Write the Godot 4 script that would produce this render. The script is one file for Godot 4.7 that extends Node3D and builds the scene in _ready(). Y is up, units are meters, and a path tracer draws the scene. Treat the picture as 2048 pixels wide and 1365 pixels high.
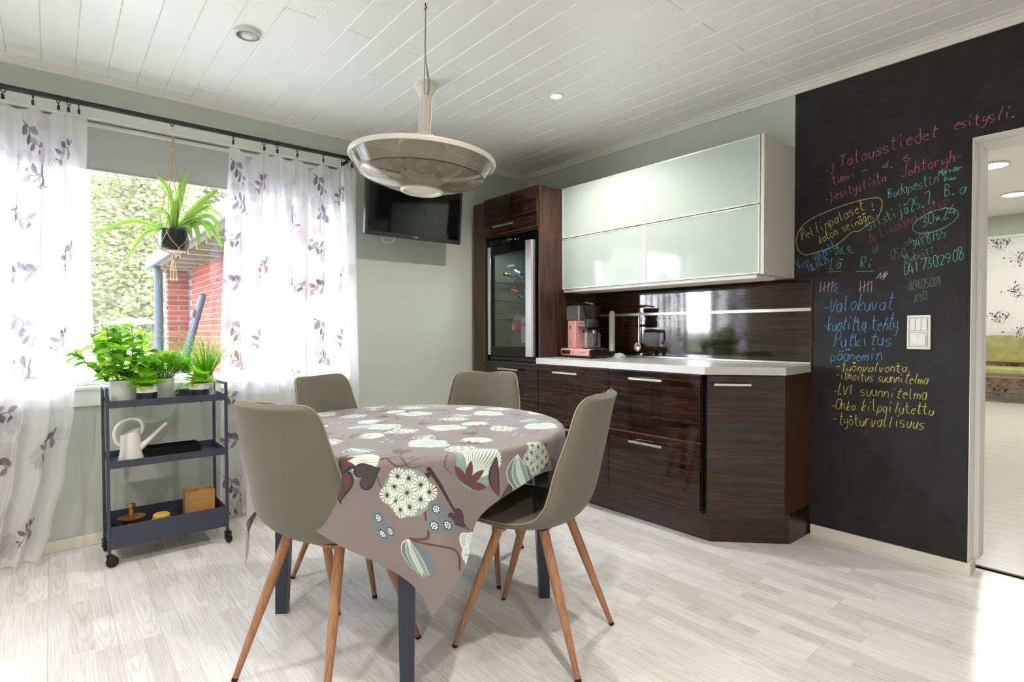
extends Node3D
# A dining kitchen with a window on the left, a dark glossy kitchen run and a chalkboard wall.
# Axes: the room's far corner is the origin; x runs along the kitchen wall, z along the window wall, y is up. Metres.

var used := {}
var sgroup := 0
var M := {}
var rng := RandomNumberGenerator.new()

# ------------------------------------------------------------------ naming and nodes
func numbered(n: String) -> String:
	if not used.has(n):
		used[n] = 0
		return n
	used[n] += 1
	return "%s_%03d" % [n, used[n]]

func thing(n: String, label: String, category: String, group := "", at := Vector3.ZERO, turn := 0.0) -> Node3D:
	var o := Node3D.new()
	o.name = numbered(n)
	add_child(o)
	o.position = at
	o.rotation.y = turn
	meta(o, label, category, group)
	return o

func meta(o: Node, label := "", category := "", group := "", kind := "") -> void:
	if label: o.set_meta("label", label)
	if category: o.set_meta("category", category)
	if group: o.set_meta("group", group)
	if kind: o.set_meta("kind", kind)

func put(s, n: String, m: Material, parent: Node = null, label := "") -> MeshInstance3D:
	var o := MeshInstance3D.new()
	if s is SurfaceTool:
		s.generate_normals()
		o.mesh = s.commit()
	else:
		o.mesh = s
	o.material_override = m
	if parent == null:
		o.name = numbered(n)
		add_child(o)
	else:
		o.name = n
		parent.add_child(o, true)
	if label: o.set_meta("label", label)
	return o

func structure(s, n: String, m: Material, label: String) -> MeshInstance3D:
	var o := put(s, n, m)
	meta(o, label, "", "", "structure")
	return o

# ------------------------------------------------------------------ shapes
func S() -> SurfaceTool:
	var s := SurfaceTool.new()
	s.begin(Mesh.PRIMITIVE_TRIANGLES)
	s.set_smooth_group(-1)
	return s

func flat(s: SurfaceTool) -> void:
	s.set_smooth_group(-1)

func smooth(s: SurfaceTool) -> void:
	sgroup += 1
	s.set_smooth_group(sgroup)

# a, b, c, d run counterclockwise seen from outside
func quad(s: SurfaceTool, a: Vector3, b: Vector3, c: Vector3, d: Vector3) -> void:
	for p in [a, c, b, a, d, c]: s.add_vertex(p)

func quv(s: SurfaceTool, p: Array, u: Array) -> void:
	for i in [0, 2, 1, 0, 3, 2]:
		s.set_uv(u[i])
		s.add_vertex(p[i])

func face(s: SurfaceTool, p: Array, out: Vector3, uvf = null) -> void:
	var q := p.duplicate()
	if (q[1] - q[0]).cross(q[2] - q[0]).dot(out) < 0.0: q.reverse()
	for i in range(1, q.size() - 1):
		for v in [q[0], q[i + 1], q[i]]:
			if uvf != null: s.set_uv(uvf.call(v))
			s.add_vertex(v)

# box from lo to hi with chamfered edges, put through t
func bx(s: SurfaceTool, lo: Vector3, hi: Vector3, c := 0.0, t := Transform3D.IDENTITY) -> void:
	flat(s)
	var mid := t * ((lo + hi) / 2)
	var sizes := hi - lo
	c = minf(c, minf(sizes.x, minf(sizes.y, sizes.z)) * 0.45)
	var P := func(sx, sy, sz, ax):
		var v := Vector3(hi.x if sx > 0 else lo.x, hi.y if sy > 0 else lo.y, hi.z if sz > 0 else lo.z)
		if ax != 0: v.x -= c * sx
		if ax != 1: v.y -= c * sy
		if ax != 2: v.z -= c * sz
		return t * v
	var fc := func(pts):
		var m := Vector3.ZERO
		for q in pts: m += q
		face(s, pts, m / pts.size() - mid)
	for k in [-1, 1]:
		fc.call([P.call(k, -1, -1, 0), P.call(k, 1, -1, 0), P.call(k, 1, 1, 0), P.call(k, -1, 1, 0)])
		fc.call([P.call(-1, k, -1, 1), P.call(1, k, -1, 1), P.call(1, k, 1, 1), P.call(-1, k, 1, 1)])
		fc.call([P.call(-1, -1, k, 2), P.call(1, -1, k, 2), P.call(1, 1, k, 2), P.call(-1, 1, k, 2)])
	if c <= 0.0: return
	for a in [-1, 1]:
		for b in [-1, 1]:
			fc.call([P.call(a, b, -1, 0), P.call(a, b, 1, 0), P.call(a, b, 1, 1), P.call(a, b, -1, 1)])
			fc.call([P.call(a, -1, b, 0), P.call(a, 1, b, 0), P.call(a, 1, b, 2), P.call(a, -1, b, 2)])
			fc.call([P.call(-1, a, b, 1), P.call(1, a, b, 1), P.call(1, a, b, 2), P.call(-1, a, b, 2)])
			for d in [-1, 1]:
				fc.call([P.call(a, b, d, 0), P.call(a, b, d, 1), P.call(a, b, d, 2)])

# turned shape: profile of (radius, height) going up the outside
func lathe(s: SurfaceTool, prof: Array, n := 32, t := Transform3D.IDENTITY) -> void:
	smooth(s)
	for i in prof.size() - 1:
		if i > 0:
			var d0: Vector2 = (prof[i] - prof[i - 1]).normalized()
			var d1: Vector2 = (prof[i + 1] - prof[i]).normalized()
			if d0.dot(d1) < 0.82: smooth(s)
		for k in n:
			var a := TAU * k / n
			var b := TAU * (k + 1) / n
			var p0: Vector2 = prof[i]
			var p1: Vector2 = prof[i + 1]
			var A := t * Vector3(p0.x * cos(a), p0.y, p0.x * sin(a))
			var B := t * Vector3(p0.x * cos(b), p0.y, p0.x * sin(b))
			var C := t * Vector3(p1.x * cos(b), p1.y, p1.x * sin(b))
			var D := t * Vector3(p1.x * cos(a), p1.y, p1.x * sin(a))
			if p0.x < 1e-6:
				for q in [B, D, C]: s.add_vertex(q)
			elif p1.x < 1e-6:
				for q in [B, C, A]: s.add_vertex(q)
			else:
				quad(s, B, A, D, C)
	flat(s)

func frames(pts: Array) -> Array:
	var out := []
	var u := Vector3.ZERO
	for i in pts.size():
		var tg: Vector3 = (pts[mini(i + 1, pts.size() - 1)] - pts[maxi(i - 1, 0)]).normalized()
		if u == Vector3.ZERO:
			u = tg.cross(Vector3.UP if absf(tg.y) < 0.9 else Vector3.RIGHT).normalized()
		else:
			u = (u - tg * u.dot(tg)).normalized()
		out.append([u, tg.cross(u).normalized(), tg])
	return out

func tube(s: SurfaceTool, pts: Array, r, n := 8, caps := true) -> void:
	var fr := frames(pts)
	var rings := []
	for i in pts.size():
		var rr: float = r[i] if r is Array else r
		var ring := []
		for k in n:
			var a := TAU * k / n
			ring.append(pts[i] + fr[i][0] * cos(a) * rr + fr[i][1] * sin(a) * rr)
		rings.append(ring)
	loft(s, rings, caps)

# rings run counterclockwise seen along the way the loft goes towards the eye
func loft(s: SurfaceTool, rings: Array, caps := true) -> void:
	smooth(s)
	var n: int = rings[0].size()
	for i in rings.size() - 1:
		for k in n:
			var l := (k + 1) % n
			quad(s, rings[i][k], rings[i][l], rings[i + 1][l], rings[i + 1][k])
	if caps:
		flat(s)
		var a: Array = rings[0].duplicate()
		face(s, a, center(a) - center(rings[1]))
		face(s, rings[-1], center(rings[-1]) - center(rings[-2]))
	flat(s)

func center(a: Array) -> Vector3:
	var m := Vector3.ZERO
	for p in a: m += p
	return m / a.size()

func bar(s: SurfaceTool, a: Vector3, b: Vector3, r, n := 10) -> void:
	tube(s, [a, b], r, n)

# polygon in the plane of two axes, pushed along a third
func prism(s: SurfaceTool, poly: Array, o: Vector3, ax: Vector3, ay: Vector3, depth: Vector3) -> void:
	flat(s)
	var m := Vector3.ZERO
	var A := []
	var B := []
	for p in poly:
		A.append(o + ax * p.x + ay * p.y)
		B.append(o + ax * p.x + ay * p.y + depth)
	var turnp := PackedVector2Array(poly)
	var ids := Geometry2D.triangulate_polygon(turnp)
	for i in range(0, ids.size(), 3):
		face(s, [A[ids[i]], A[ids[i + 1]], A[ids[i + 2]]], -depth)
		face(s, [B[ids[i]], B[ids[i + 1]], B[ids[i + 2]]], depth)
	var ccw := not Geometry2D.is_polygon_clockwise(turnp)
	for i in poly.size():
		var j := (i + 1) % poly.size()
		var e: Vector2 = poly[j] - poly[i]
		var nn := Vector2(e.y, -e.x) * (1.0 if area(poly) > 0 else -1.0)
		face(s, [A[i], A[j], B[j], B[i]], ax * nn.x + ay * nn.y)

func area(p: Array) -> float:
	var a := 0.0
	for i in p.size():
		var q: Vector2 = p[(i + 1) % p.size()]
		a += p[i].x * q.y - q.x * p[i].y
	return a

func grid(s: SurfaceTool, nu: int, nv: int, f: Callable) -> void:
	smooth(s)
	var p := []
	for j in nv + 1:
		for i in nu + 1: p.append(f.call(float(i) / nu, float(j) / nv))
	for j in nv:
		for i in nu:
			var a := j * (nu + 1) + i
			for k in [a, a + nu + 2, a + 1, a, a + nu + 1, a + nu + 2]:
				s.set_uv(p[k][1])
				s.add_vertex(p[k][0])
	flat(s)

func crom(p: Array, n: int) -> Array:
	var out := []
	for i in p.size() - 1:
		var a = p[maxi(i - 1, 0)]
		var d = p[mini(i + 2, p.size() - 1)]
		for k in n:
			out.append(p[i].cubic_interpolate(p[i + 1], a, d, float(k) / n))
	out.append(p[-1])
	return out

func sample(keys: Array, x: float) -> float:
	for i in keys.size() - 1:
		if x <= keys[i + 1].x:
			return lerpf(keys[i].y, keys[i + 1].y, smoothstep(0.0, 1.0, clampf((x - keys[i].x) / maxf(keys[i + 1].x - keys[i].x, 1e-6), 0, 1)))
	return keys[-1].y

# a text of raised letters, h tall, facing +z of t
func words(text: String, h: float, t: Transform3D, m: Material, n: String, parent: Node, deep := 0.0006, bold := false) -> void:
	var tm := TextMesh.new()
	var f := SystemFont.new()
	f.font_names = PackedStringArray(["Droid Sans"])
	if bold: f.font_weight = 700
	tm.font = f
	tm.text = text
	tm.font_size = 32
	tm.pixel_size = h / 23.0
	tm.depth = deep
	tm.curve_step = 2.0
	var o := put(tm, n, m, parent)
	o.transform = t

# ------------------------------------------------------------------ materials
func mat(n: String, c: Color, rough := 0.6, metal := 0.0, spec := 0.5) -> StandardMaterial3D:
	var m := StandardMaterial3D.new()
	m.resource_name = n
	m.albedo_color = c
	m.roughness = rough
	m.metallic = metal
	m.metallic_specular = spec
	M[n] = m
	return m

func c8(r: int, g: int, b: int, a := 255) -> Color:
	return Color8(r, g, b, a)

func noise_tex(sd: int, freq: float, ramp: Array, size := 512, octaves := 4, warp := 0.0, kind := FastNoiseLite.TYPE_SIMPLEX_SMOOTH) -> NoiseTexture2D:
	var fn := FastNoiseLite.new()
	fn.seed = sd
	fn.noise_type = kind
	fn.frequency = freq
	fn.fractal_octaves = octaves
	if warp > 0.0:
		fn.domain_warp_enabled = true
		fn.domain_warp_amplitude = warp
		fn.domain_warp_frequency = freq * 0.7
	var t := NoiseTexture2D.new()
	t.width = size
	t.height = size
	t.seamless = true
	t.noise = fn
	if ramp.size():
		var g := Gradient.new()
		g.offsets = PackedFloat32Array(ramp.map(func(e): return e[0]))
		g.colors = PackedColorArray(ramp.map(func(e): return e[1]))
		t.color_ramp = g
	return t

func bumpy(m: StandardMaterial3D, t: Texture2D, cm: float) -> void:
	m.heightmap_enabled = true
	m.heightmap_texture = t
	m.heightmap_scale = cm

func tri_map(m: StandardMaterial3D, sc: Vector3, world := true) -> void:
	m.uv1_triplanar = true
	m.uv1_world_triplanar = world
	m.uv1_triplanar_sharpness = 8.0
	m.uv1_scale = sc

# ------------------------------------------------------------------ painting on pictures (prints and handwriting)
func fill_poly(im: Image, p: Array, c: Color) -> void:
	var y0 := 1e9
	var y1 := -1e9
	for v in p:
		y0 = minf(y0, v.y)
		y1 = maxf(y1, v.y)
	for y in range(maxi(0, int(floor(y0))), mini(im.get_height() - 1, int(ceil(y1))) + 1):
		var xs := []
		var yc := y + 0.5
		for i in p.size():
			var a: Vector2 = p[i]
			var b: Vector2 = p[(i + 1) % p.size()]
			if (a.y <= yc) != (b.y <= yc): xs.append(a.x + (yc - a.y) / (b.y - a.y) * (b.x - a.x))
		xs.sort()
		for i in range(0, xs.size() - 1, 2):
			var xa := int(round(xs[i]))
			var xb := int(round(xs[i + 1]))
			if xb > xa: im.fill_rect(Rect2i(xa, y, xb - xa, 1), c)

func disc(im: Image, p: Vector2, r: float, c: Color) -> void:
	var n := int(ceil(r))
	for dy in range(-n, n + 1):
		var w := r * r - dy * dy
		if w <= 0: continue
		w = sqrt(w)
		im.fill_rect(Rect2i(int(round(p.x - w)), int(round(p.y)) + dy, maxi(1, int(round(2 * w))), 1), c)

func stroke(im: Image, p: Array, w: float, c: Color, w2 := -1.0) -> void:
	var total := p.size() - 1
	for i in total:
		var l: float = p[i].distance_to(p[i + 1])
		var n := maxi(1, int(l / maxf(1.0, w * 0.35)))
		for k in n:
			var f := (i + float(k) / n) / total
			disc(im, p[i].lerp(p[i + 1], float(k) / n), lerpf(w, w2 if w2 >= 0 else w, f) / 2, c)

func ell(c: Vector2, rx: float, ry: float, rot := 0.0, n := 28) -> Array:
	var out := []
	for i in n: out.append(c + Vector2(cos(TAU * i / n) * rx, sin(TAU * i / n) * ry).rotated(rot))
	return out

func leaf2(c: Vector2, l: float, w: float, rot: float, bend := 0.0) -> Array:
	var out := []
	for i in 13:
		var t := i / 12.0
		out.append(c + Vector2(l * t, bend * l * sin(PI * t) - w * pow(sin(PI * t), 0.8)).rotated(rot))
	for i in range(11, 0, -1):
		var t := i / 12.0
		out.append(c + Vector2(l * t, bend * l * sin(PI * t) + w * pow(sin(PI * t), 0.8)).rotated(rot))
	return out

# ------------------------------------------------------------------ prints
func cloth_print() -> ImageTexture:
	var im := Image.create(1536, 1536, false, Image.FORMAT_RGB8)
	var taupe := c8(128, 115, 114)
	var cream := c8(228, 230, 214)
	var teal := c8(132, 156, 149)
	var pale := c8(186, 203, 201)
	var wine := c8(92, 55, 58)
	var ink := c8(38, 32, 38)
	var slate := c8(104, 121, 129)
	im.fill(taupe)
	var at := func(phi, r): return Vector2(721, 815) + Vector2(r * 1024.0, 0).rotated(PI / 4 + deg_to_rad(phi))
	var hydrangea := func(c: Vector2, R: float, rot: float):
		for k in 3: fill_poly(im, leaf2(c, R * 1.45, R * 0.2, rot + 1.2 + k * 0.5), ink)
		fill_poly(im, ell(c, R * 1.02, R * 1.2, rot), teal)
		for q in [[0, 0], [0.6, 0.05], [-0.6, 0.1], [0.3, 0.62], [-0.3, 0.65], [0.32, -0.6], [-0.32, -0.58], [0.0, 1.05], [0.68, -0.45], [-0.72, -0.4], [0.0, -1.0]]:
			var pc: Vector2 = c + Vector2(q[0], q[1]).rotated(rot) * R
			for k in 13:
				var a := TAU * k / 13 + rot
				fill_poly(im, [pc + Vector2(R * 0.07, 0).rotated(a), pc + Vector2(R * 0.36, -R * 0.062).rotated(a), pc + Vector2(R * 0.38, R * 0.0).rotated(a), pc + Vector2(R * 0.36, R * 0.062).rotated(a)], cream)
			var star := []
			for k in 12: star.append(pc + Vector2(R * (0.13 if k % 2 == 0 else 0.05), 0).rotated(TAU * k / 12))
			fill_poly(im, star, ink)
	var heart := func(c: Vector2, sz: float, rot: float, fillc: Color):
		for pass_ in 2:
			var k: float = sz * (1.0 if pass_ == 0 else 0.84)
			var p := []
			for i in 40:
				var t := TAU * i / 40
				p.append(c + Vector2(-(13 * cos(t) - 5 * cos(2 * t) - 2 * cos(3 * t) - cos(4 * t)) / 15.0 * 1.1, pow(sin(t), 3)).rotated(rot) * k)
			fill_poly(im, p, ink if pass_ == 0 else fillc)
		for k in 16:
			disc(im, c + Vector2(rng.randf_range(-0.5, 0.6), rng.randf_range(-0.45, 0.45)).rotated(rot) * sz, sz * 0.045, ink)
	var poppy := func(c: Vector2, R: float, rot: float):
		fill_poly(im, ell(c, R * 1.15, R, rot), teal)
		for k in 15:
			var a := rot + lerpf(-1.0, 1.0, k / 14.0)
			stroke(im, [c + Vector2(-R * 0.9, 0).rotated(rot), c + Vector2(R * 0.2, R * 0.9 * (k / 7.0 - 1.0)).rotated(rot), c + Vector2(R * 1.05, 0).rotated(a) * 0.98], 3.0, cream, 7.0)
		for k in 4: fill_poly(im, leaf2(c - Vector2(R * 1.05, 0).rotated(rot), R * 1.0, R * 0.17, rot + (k - 1.5) * 0.75), wine)
	var trio := func(c: Vector2, r: float):
		for q in [[-1.0, -0.9], [0.75, -0.15], [-0.35, 1.0]]:
			var pc: Vector2 = c + Vector2(q[0], q[1]) * r
			for k in 14: disc(im, pc + Vector2(r * 0.8, 0).rotated(TAU * k / 14), r * 0.22, slate)
			disc(im, pc, r * 0.82, slate)
			disc(im, pc, r * 0.5, ink)
			for k in 8: disc(im, pc + Vector2(r * 0.3 if k < 7 else 0.0, 0).rotated(TAU * k / 7), r * 0.12, c8(238, 238, 232))
	var tulip := func(c: Vector2, sz: float, rot: float):
		for k in 5:
			var pl := leaf2(c, sz, sz * 0.16, rot + (k - 2) * 0.16, (k - 2) * 0.12)
			fill_poly(im, pl, [slate, teal, pale, teal, slate][k])
			stroke(im, pl.slice(0, 12), 3.0, cream)
	var peony := func(c: Vector2, R: float, rot: float):
		for k in 9:
			var pc: Vector2 = c + Vector2(R * 0.55 * cos(k * 2.4), R * 0.4 * sin(k * 2.4)).rotated(rot) * (1.0 - k * 0.08)
			fill_poly(im, ell(pc, R * 0.62, R * 0.46, rot + k * 0.5), cream)
			fill_poly(im, ell(pc, R * 0.56, R * 0.4, rot + k * 0.5), pale if k % 2 == 0 else c8(204, 215, 214))
			for j in 5: stroke(im, [pc, pc + Vector2(R * 0.5, 0).rotated(rot + k + j * 0.35)], 2.0, slate if j % 2 else cream)
	var longleaf := func(c: Vector2, l: float, rot: float, bend: float):
		fill_poly(im, leaf2(c, l, l * 0.17, rot, bend), ink)
		fill_poly(im, leaf2(c, l * 0.95, l * 0.12, rot, bend), wine)
	# the middle of the cloth, lying on the table top
	rng.seed = 41
	for k in 52:
		var a := k * 2.399963
		var r := 0.082 * sqrt(k + 0.6)
		var c: Vector2 = Vector2(768, 768) + Vector2(r * 1024, 0).rotated(a)
		var rot := rng.randf() * TAU
		stroke(im, crom([c, c + Vector2(60, 22).rotated(rot), c + Vector2(120, -26).rotated(rot), c + Vector2(190, 10).rotated(rot)], 6), 9, [wine, ink][k % 2], 3)
		stroke(im, crom([c + Vector2(60, 22).rotated(rot), c + Vector2(100, 70).rotated(rot), c + Vector2(80, 110).rotated(rot)], 6), 6, [ink, wine][k % 2], 2)
		match k % 6:
			0: peony.call(c, 78, rot)
			1: heart.call(c, 32, rot, [wine, c8(66, 58, 64)][k % 4 / 2])
			2: poppy.call(c, 58, rot)
			3: hydrangea.call(c, 50, rot)
			4: trio.call(c, 20)
			5: tulip.call(c, 100, rot)
	# the falls of the cloth
	for sd in 4:
		var o := sd * 90.0
		stroke(im, crom([at.call(o + 4, 0.63), at.call(o + 7, 0.68), at.call(o + 9, 0.74), at.call(o + 11, 0.83)], 8), 15, ink, 8)
		stroke(im, crom([at.call(o + 2, 0.74), at.call(o + 1, 0.82), at.call(o - 4, 0.83), at.call(o + 5, 0.86), at.call(o + 4, 0.92)], 8), 9, wine, 6)
		stroke(im, crom([at.call(o - 20, 0.64), at.call(o - 17, 0.62), at.call(o - 13, 0.64)], 8), 11, ink, 8)
		heart.call(at.call(o - 21, 0.672), 50, 0.4 + deg_to_rad(o), wine)
		heart.call(at.call(o - 13.0, 0.642), 42, 2.6 + deg_to_rad(o), c8(66, 54, 60))
		heart.call(at.call(o + 9.5, 0.785), 32, 1.2 + deg_to_rad(o), c8(74, 48, 54))
		hydrangea.call(at.call(o - 2.0, 0.695), 70, deg_to_rad(o + 45))
		poppy.call(at.call(o + 19, 0.625), 78, deg_to_rad(o) + 3.6)
		longleaf.call(at.call(o + 25, 0.74), 130, deg_to_rad(o) - 1.9, 0.12)
		longleaf.call(at.call(o + 23, 0.78), 120, deg_to_rad(o) - 2.7, -0.15)
		trio.call(at.call(o - 11, 0.80), 26)
		trio.call(at.call(o + 4.5, 0.78), 27)
		tulip.call(at.call(o - 4, 0.83), 120, deg_to_rad(o) + 0.65)
		peony.call(at.call(o + 10, 0.89), 74, deg_to_rad(o))
		tulip.call(at.call(o + 33, 0.62), 120, deg_to_rad(o) + 1.5)
		hydrangea.call(at.call(o + 42, 0.645), 58, deg_to_rad(o) + 1.4)
		longleaf.call(at.call(o + 50, 0.66), 100, deg_to_rad(o) + 2.2, 0.1)
	return ImageTexture.create_from_image(im)

func curtain_print() -> ImageTexture:
	var im := Image.create(1024, 1024, false, Image.FORMAT_RGBA8)
	im.fill(c8(248, 247, 249, 172))
	rng.seed = 7
	var lf := func(c: Vector2, l: float, w: float, rot: float, col: Color):
		fill_poly(im, leaf2(c, l, w, rot, 0.06), col)
		stroke(im, [c, c + Vector2(l * 0.9, 0).rotated(rot)], 2.0, Color(col.r * 0.75, col.g * 0.75, col.b * 0.78, 0.9))
		for k in 4:
			var m: Vector2 = c + Vector2(l * (0.2 + k * 0.17), 0).rotated(rot)
			stroke(im, [m, m + Vector2(l * 0.14, w * 0.6).rotated(rot)], 1.5, Color(col.r * 0.82, col.g * 0.8, col.b * 0.85, 0.85))
			stroke(im, [m, m + Vector2(l * 0.14, -w * 0.6).rotated(rot)], 1.5, Color(col.r * 0.82, col.g * 0.8, col.b * 0.85, 0.85))
	for k in 26:
		var c := Vector2(rng.randf_range(80, 940), rng.randf_range(60, 960))
		var rot := rng.randf() * TAU
		for j in 4: fill_poly(im, leaf2(c, rng.randf_range(60, 120), 24, rot + (j - 1.5) * 0.4, 0.05), [c8(226, 219, 226, 198), c8(220, 218, 226, 198), c8(232, 222, 224, 196)][(k + j) % 3])
	for q in [[140, 150, 0.6, 1.0], [560, 90, 2.2, 1.1], [860, 330, 1.9, 0.9], [330, 420, -0.5, 1.15], [660, 560, 2.7, 1.0], [120, 700, 0.9, 0.95], [900, 780, 2.4, 1.1], [430, 850, 0.2, 1.0]]:
		var c := Vector2(q[0], q[1])
		var sc: float = q[3]
		var path := crom([c, c + Vector2(50, 22).rotated(q[2]) * sc, c + Vector2(95, -8).rotated(q[2]) * sc, c + Vector2(150, 26).rotated(q[2]) * sc, c + Vector2(185, 10).rotated(q[2]) * sc], 6)
		stroke(im, path, 7, c8(118, 108, 116, 225), 3)
		for k in 7:
			var p: Vector2 = path[mini(3 * k + 3, path.size() - 1)]
			var side := 1.0 if k % 2 else -1.0
			lf.call(p, rng.randf_range(42, 74) * sc, rng.randf_range(13, 20) * sc, q[2] + side * rng.randf_range(0.5, 1.2), [c8(138, 132, 142, 224), c8(164, 156, 164, 216), c8(118, 112, 122, 226), c8(186, 177, 184, 208)][k % 4])
		var fl: Vector2 = path[-1]
		for k in 5:
			fill_poly(im, leaf2(fl, 88 * sc, 26 * sc, q[2] + (k - 2) * 0.42, (k - 2) * 0.1), [c8(218, 211, 218, 200), c8(226, 219, 223, 196), c8(210, 202, 210, 204)][k % 3])
			stroke(im, [fl, fl + Vector2(80 * sc, 0).rotated(q[2] + (k - 2) * 0.42)], 1.6, c8(150, 140, 150, 215))
	return ImageTexture.create_from_image(im)

# six three-strip laminate boards, one under the other
func floor_print() -> ImageTexture:
	var W := 1024
	var H := 768
	var fine := FastNoiseLite.new()
	fine.seed = 5
	fine.frequency = 0.02
	fine.fractal_octaves = 3
	var ring := FastNoiseLite.new()
	ring.seed = 12
	ring.frequency = 0.004
	var data := PackedByteArray()
	data.resize(W * H * 3)
	rng.seed = 99
	for row in 18:
		var y0 := int(row * H / 18.0)
		var y1 := int((row + 1) * H / 18.0)
		var x := -rng.randi_range(0, 300)
		while x < W:
			var l := rng.randi_range(210, 430)
			var tone := rng.randf_range(-1.0, 1.0)
			var off := rng.randf() * 4000.0
			var wild := rng.randf()
			for px in range(maxi(0, x), mini(W, x + l)):
				for py in range(y0, y1):
					var f := fine.get_noise_2d(px * 0.22 + off, py * 5.5)
					var d := (py - y0 - 21.0) / 21.0
					var g := ring.get_noise_2d(px * 0.3 + off, py * 1.4 + off)
					var bow := (px - x) / float(l)
					var band := sin((d * 6.0 + g * 3.0) * 3.4) if wild < 0.65 else sin((bow * 5.0 + d * d * 2.6 + d * 0.6 + g * 3.0) * 3.6)
					var v := tone * 12.0 + f * 13.0 - maxf(0.0, band - 0.2) * (12.0 if wild < 0.65 else 15.0) - 1.0
					if px == x or py == y0: v -= 9.0
					var i := (py * W + px) * 3
					data[i] = clampi(int(235 + v), 0, 255)
					data[i + 1] = clampi(int(233 + v * 1.08), 0, 255)
					data[i + 2] = clampi(int(229 + v * 1.2), 0, 255)
			x += l
	return ImageTexture.create_from_image(Image.create_from_data(W, H, false, Image.FORMAT_RGB8, data))

# one-line handwriting: strokes of points on a grid, 4 wide, base line 2, small letters up to 5, tall ones up to 8
const HAND := {
	"a": "45 25 14 13 22 32 43 45 42", "b": "18 12 32 43 44 35 15", "c": "44 35 25 14 13 22 32 43", "d": "48 42 22 13 14 25 45", "e": "14 44 35 25 14 13 22 42",
	"f": "47 38 27 22/15 45", "g": "45 25 14 13 23 43 45 41 30 10", "h": "18 12/14 25 35 44 42", "i": "25 23 32/27 28", "j": "35 31 20 10/37 38", "k": "18 12/45 13 42",
	"l": "28 23 32", "m": "05 02/04 15 24 22/24 35 44 42", "n": "15 12/14 25 35 44 42", "o": "25 14 13 22 32 43 44 35 25", "p": "15 10/15 35 44 43 32 12", "r": "15 12/14 25 45",
	"s": "45 25 14 43 32 12", "t": "28 23 32 42/16 46", "u": "15 13 22 32 43 45 42", "v": "15 22 45", "x": "15 42/45 12", "y": "15 13 23 43/45 42 30 10", "ä": "45 25 14 13 22 32 43 45 42/27 27/47 47", "ö": "25 14 13 22 32 43 44 35 25/27 27/37 37",
	"T": "08 48/28 22", "P": "12 18 38 47 46 35 15", "B": "12 18 38 47 36 15 35 44 43 32 12", "A": "02 28 42/14 34", "J": "48 43 32 12 03", "V": "08 22 48", "L": "18 12 42", "R": "12 18 38 47 46 35 15 42", "M": "02 08 25 48 42", "K": "18 12/48 15 42", "I": "28 22", "O": "28 07 03 22 32 43 47 38 28",
	"S": "47 38 18 07 06 44 43 32 12 03", "0": "28 17 13 22 32 43 47 38 28", "1": "17 28 22", "2": "07 18 38 47 46 12 42", "3": "07 18 38 47 36 25 44 43 32 12", "4": "38 04 44/36 32", "5": "48 18 15 35 44 43 32 12", "6": "38 15 13 22 32 43 44 35 15", "7": "08 48 22", "8": "38 28 17 44 43 32 22 13 47 38", "9": "45 25 16 17 28 38 47 45 22",
	".": "22 22", "-": "14 44", "!": "28 24/22 22", ")": "18 36 33 11", "*": "24 24", "|": "28 22", "/": "01 49"}

var chalk_im: Image
func chalk_dab(p: Vector2, r: float, c: Color, force: float) -> void:
	for dy in range(-2, 3):
		for dx in range(-2, 3):
			var q := Vector2i(int(p.x) + dx, int(p.y) + dy)
			if q.x < 0 or q.y < 0 or q.x >= chalk_im.get_width() or q.y >= chalk_im.get_height(): continue
			var d := (Vector2(q) + Vector2(0.5, 0.5)).distance_to(p)
			var a := clampf(r + 0.5 - d, 0.0, 1.0) * force * rng.randf_range(0.35, 1.0)
			if a > 0.02: chalk_im.set_pixelv(q, chalk_im.get_pixelv(q).lerp(c, a))

func chalk_line(pts: Array, c: Color, force := 0.8, r := 1.1) -> void:
	for i in pts.size() - 1:
		var n := maxi(1, int(pts[i].distance_to(pts[i + 1]) / 0.8))
		for k in n: chalk_dab(pts[i].lerp(pts[i + 1], float(k) / n), r, c, force)
	if pts.size() == 2 and pts[0].distance_to(pts[1]) < 3.0:
		for k in 7: chalk_dab(pts[0] + Vector2(1.3, 0).rotated(k * 0.9), r * 1.3, c, force)

func board_px(x: float, y: float) -> Vector2:
	return Vector2((x - 2.25) / 1.15 * 768.0, (2.40 - y) / 2.40 * 1600.0)

# text from (x0, y0) to (x1, y1) on the wall, small letters h tall
func chalk_text(t: String, x0: float, y0: float, x1: float, y1: float, h: float, c: Color, force := 0.8) -> void:
	var a := board_px(x0, y0)
	var b := board_px(x1, y1)
	var dir := (b - a).normalized()
	var up := Vector2(dir.y, -dir.x)
	var adv := a.distance_to(b) / t.length()
	var hy := h / 3.0 * 667.0
	for i in t.length():
		var ch := t[i]
		if not HAND.has(ch): continue
		var lift := rng.randf_range(-0.35, 0.35)
		var big := rng.randf_range(0.86, 1.18)
		var lean := rng.randf_range(0.02, 0.3)
		for st in HAND[ch].split("/"):
			var pts := []
			for pr in st.split(" "):
				var gx := float(pr.substr(0, 1).to_int()) / 4.0
				var gy := float(pr.substr(1, 1).to_int()) - 2.0
				pts.append(a + dir * (i + 0.08 + gx * 0.86) * adv + up * (gy * big + lift) * hy + dir * gy * hy * lean + Vector2(rng.randf_range(-1, 1), rng.randf_range(-1, 1)) * 0.9)
			chalk_line(crom(pts, 5) if pts.size() > 2 else pts, c, force)

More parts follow.
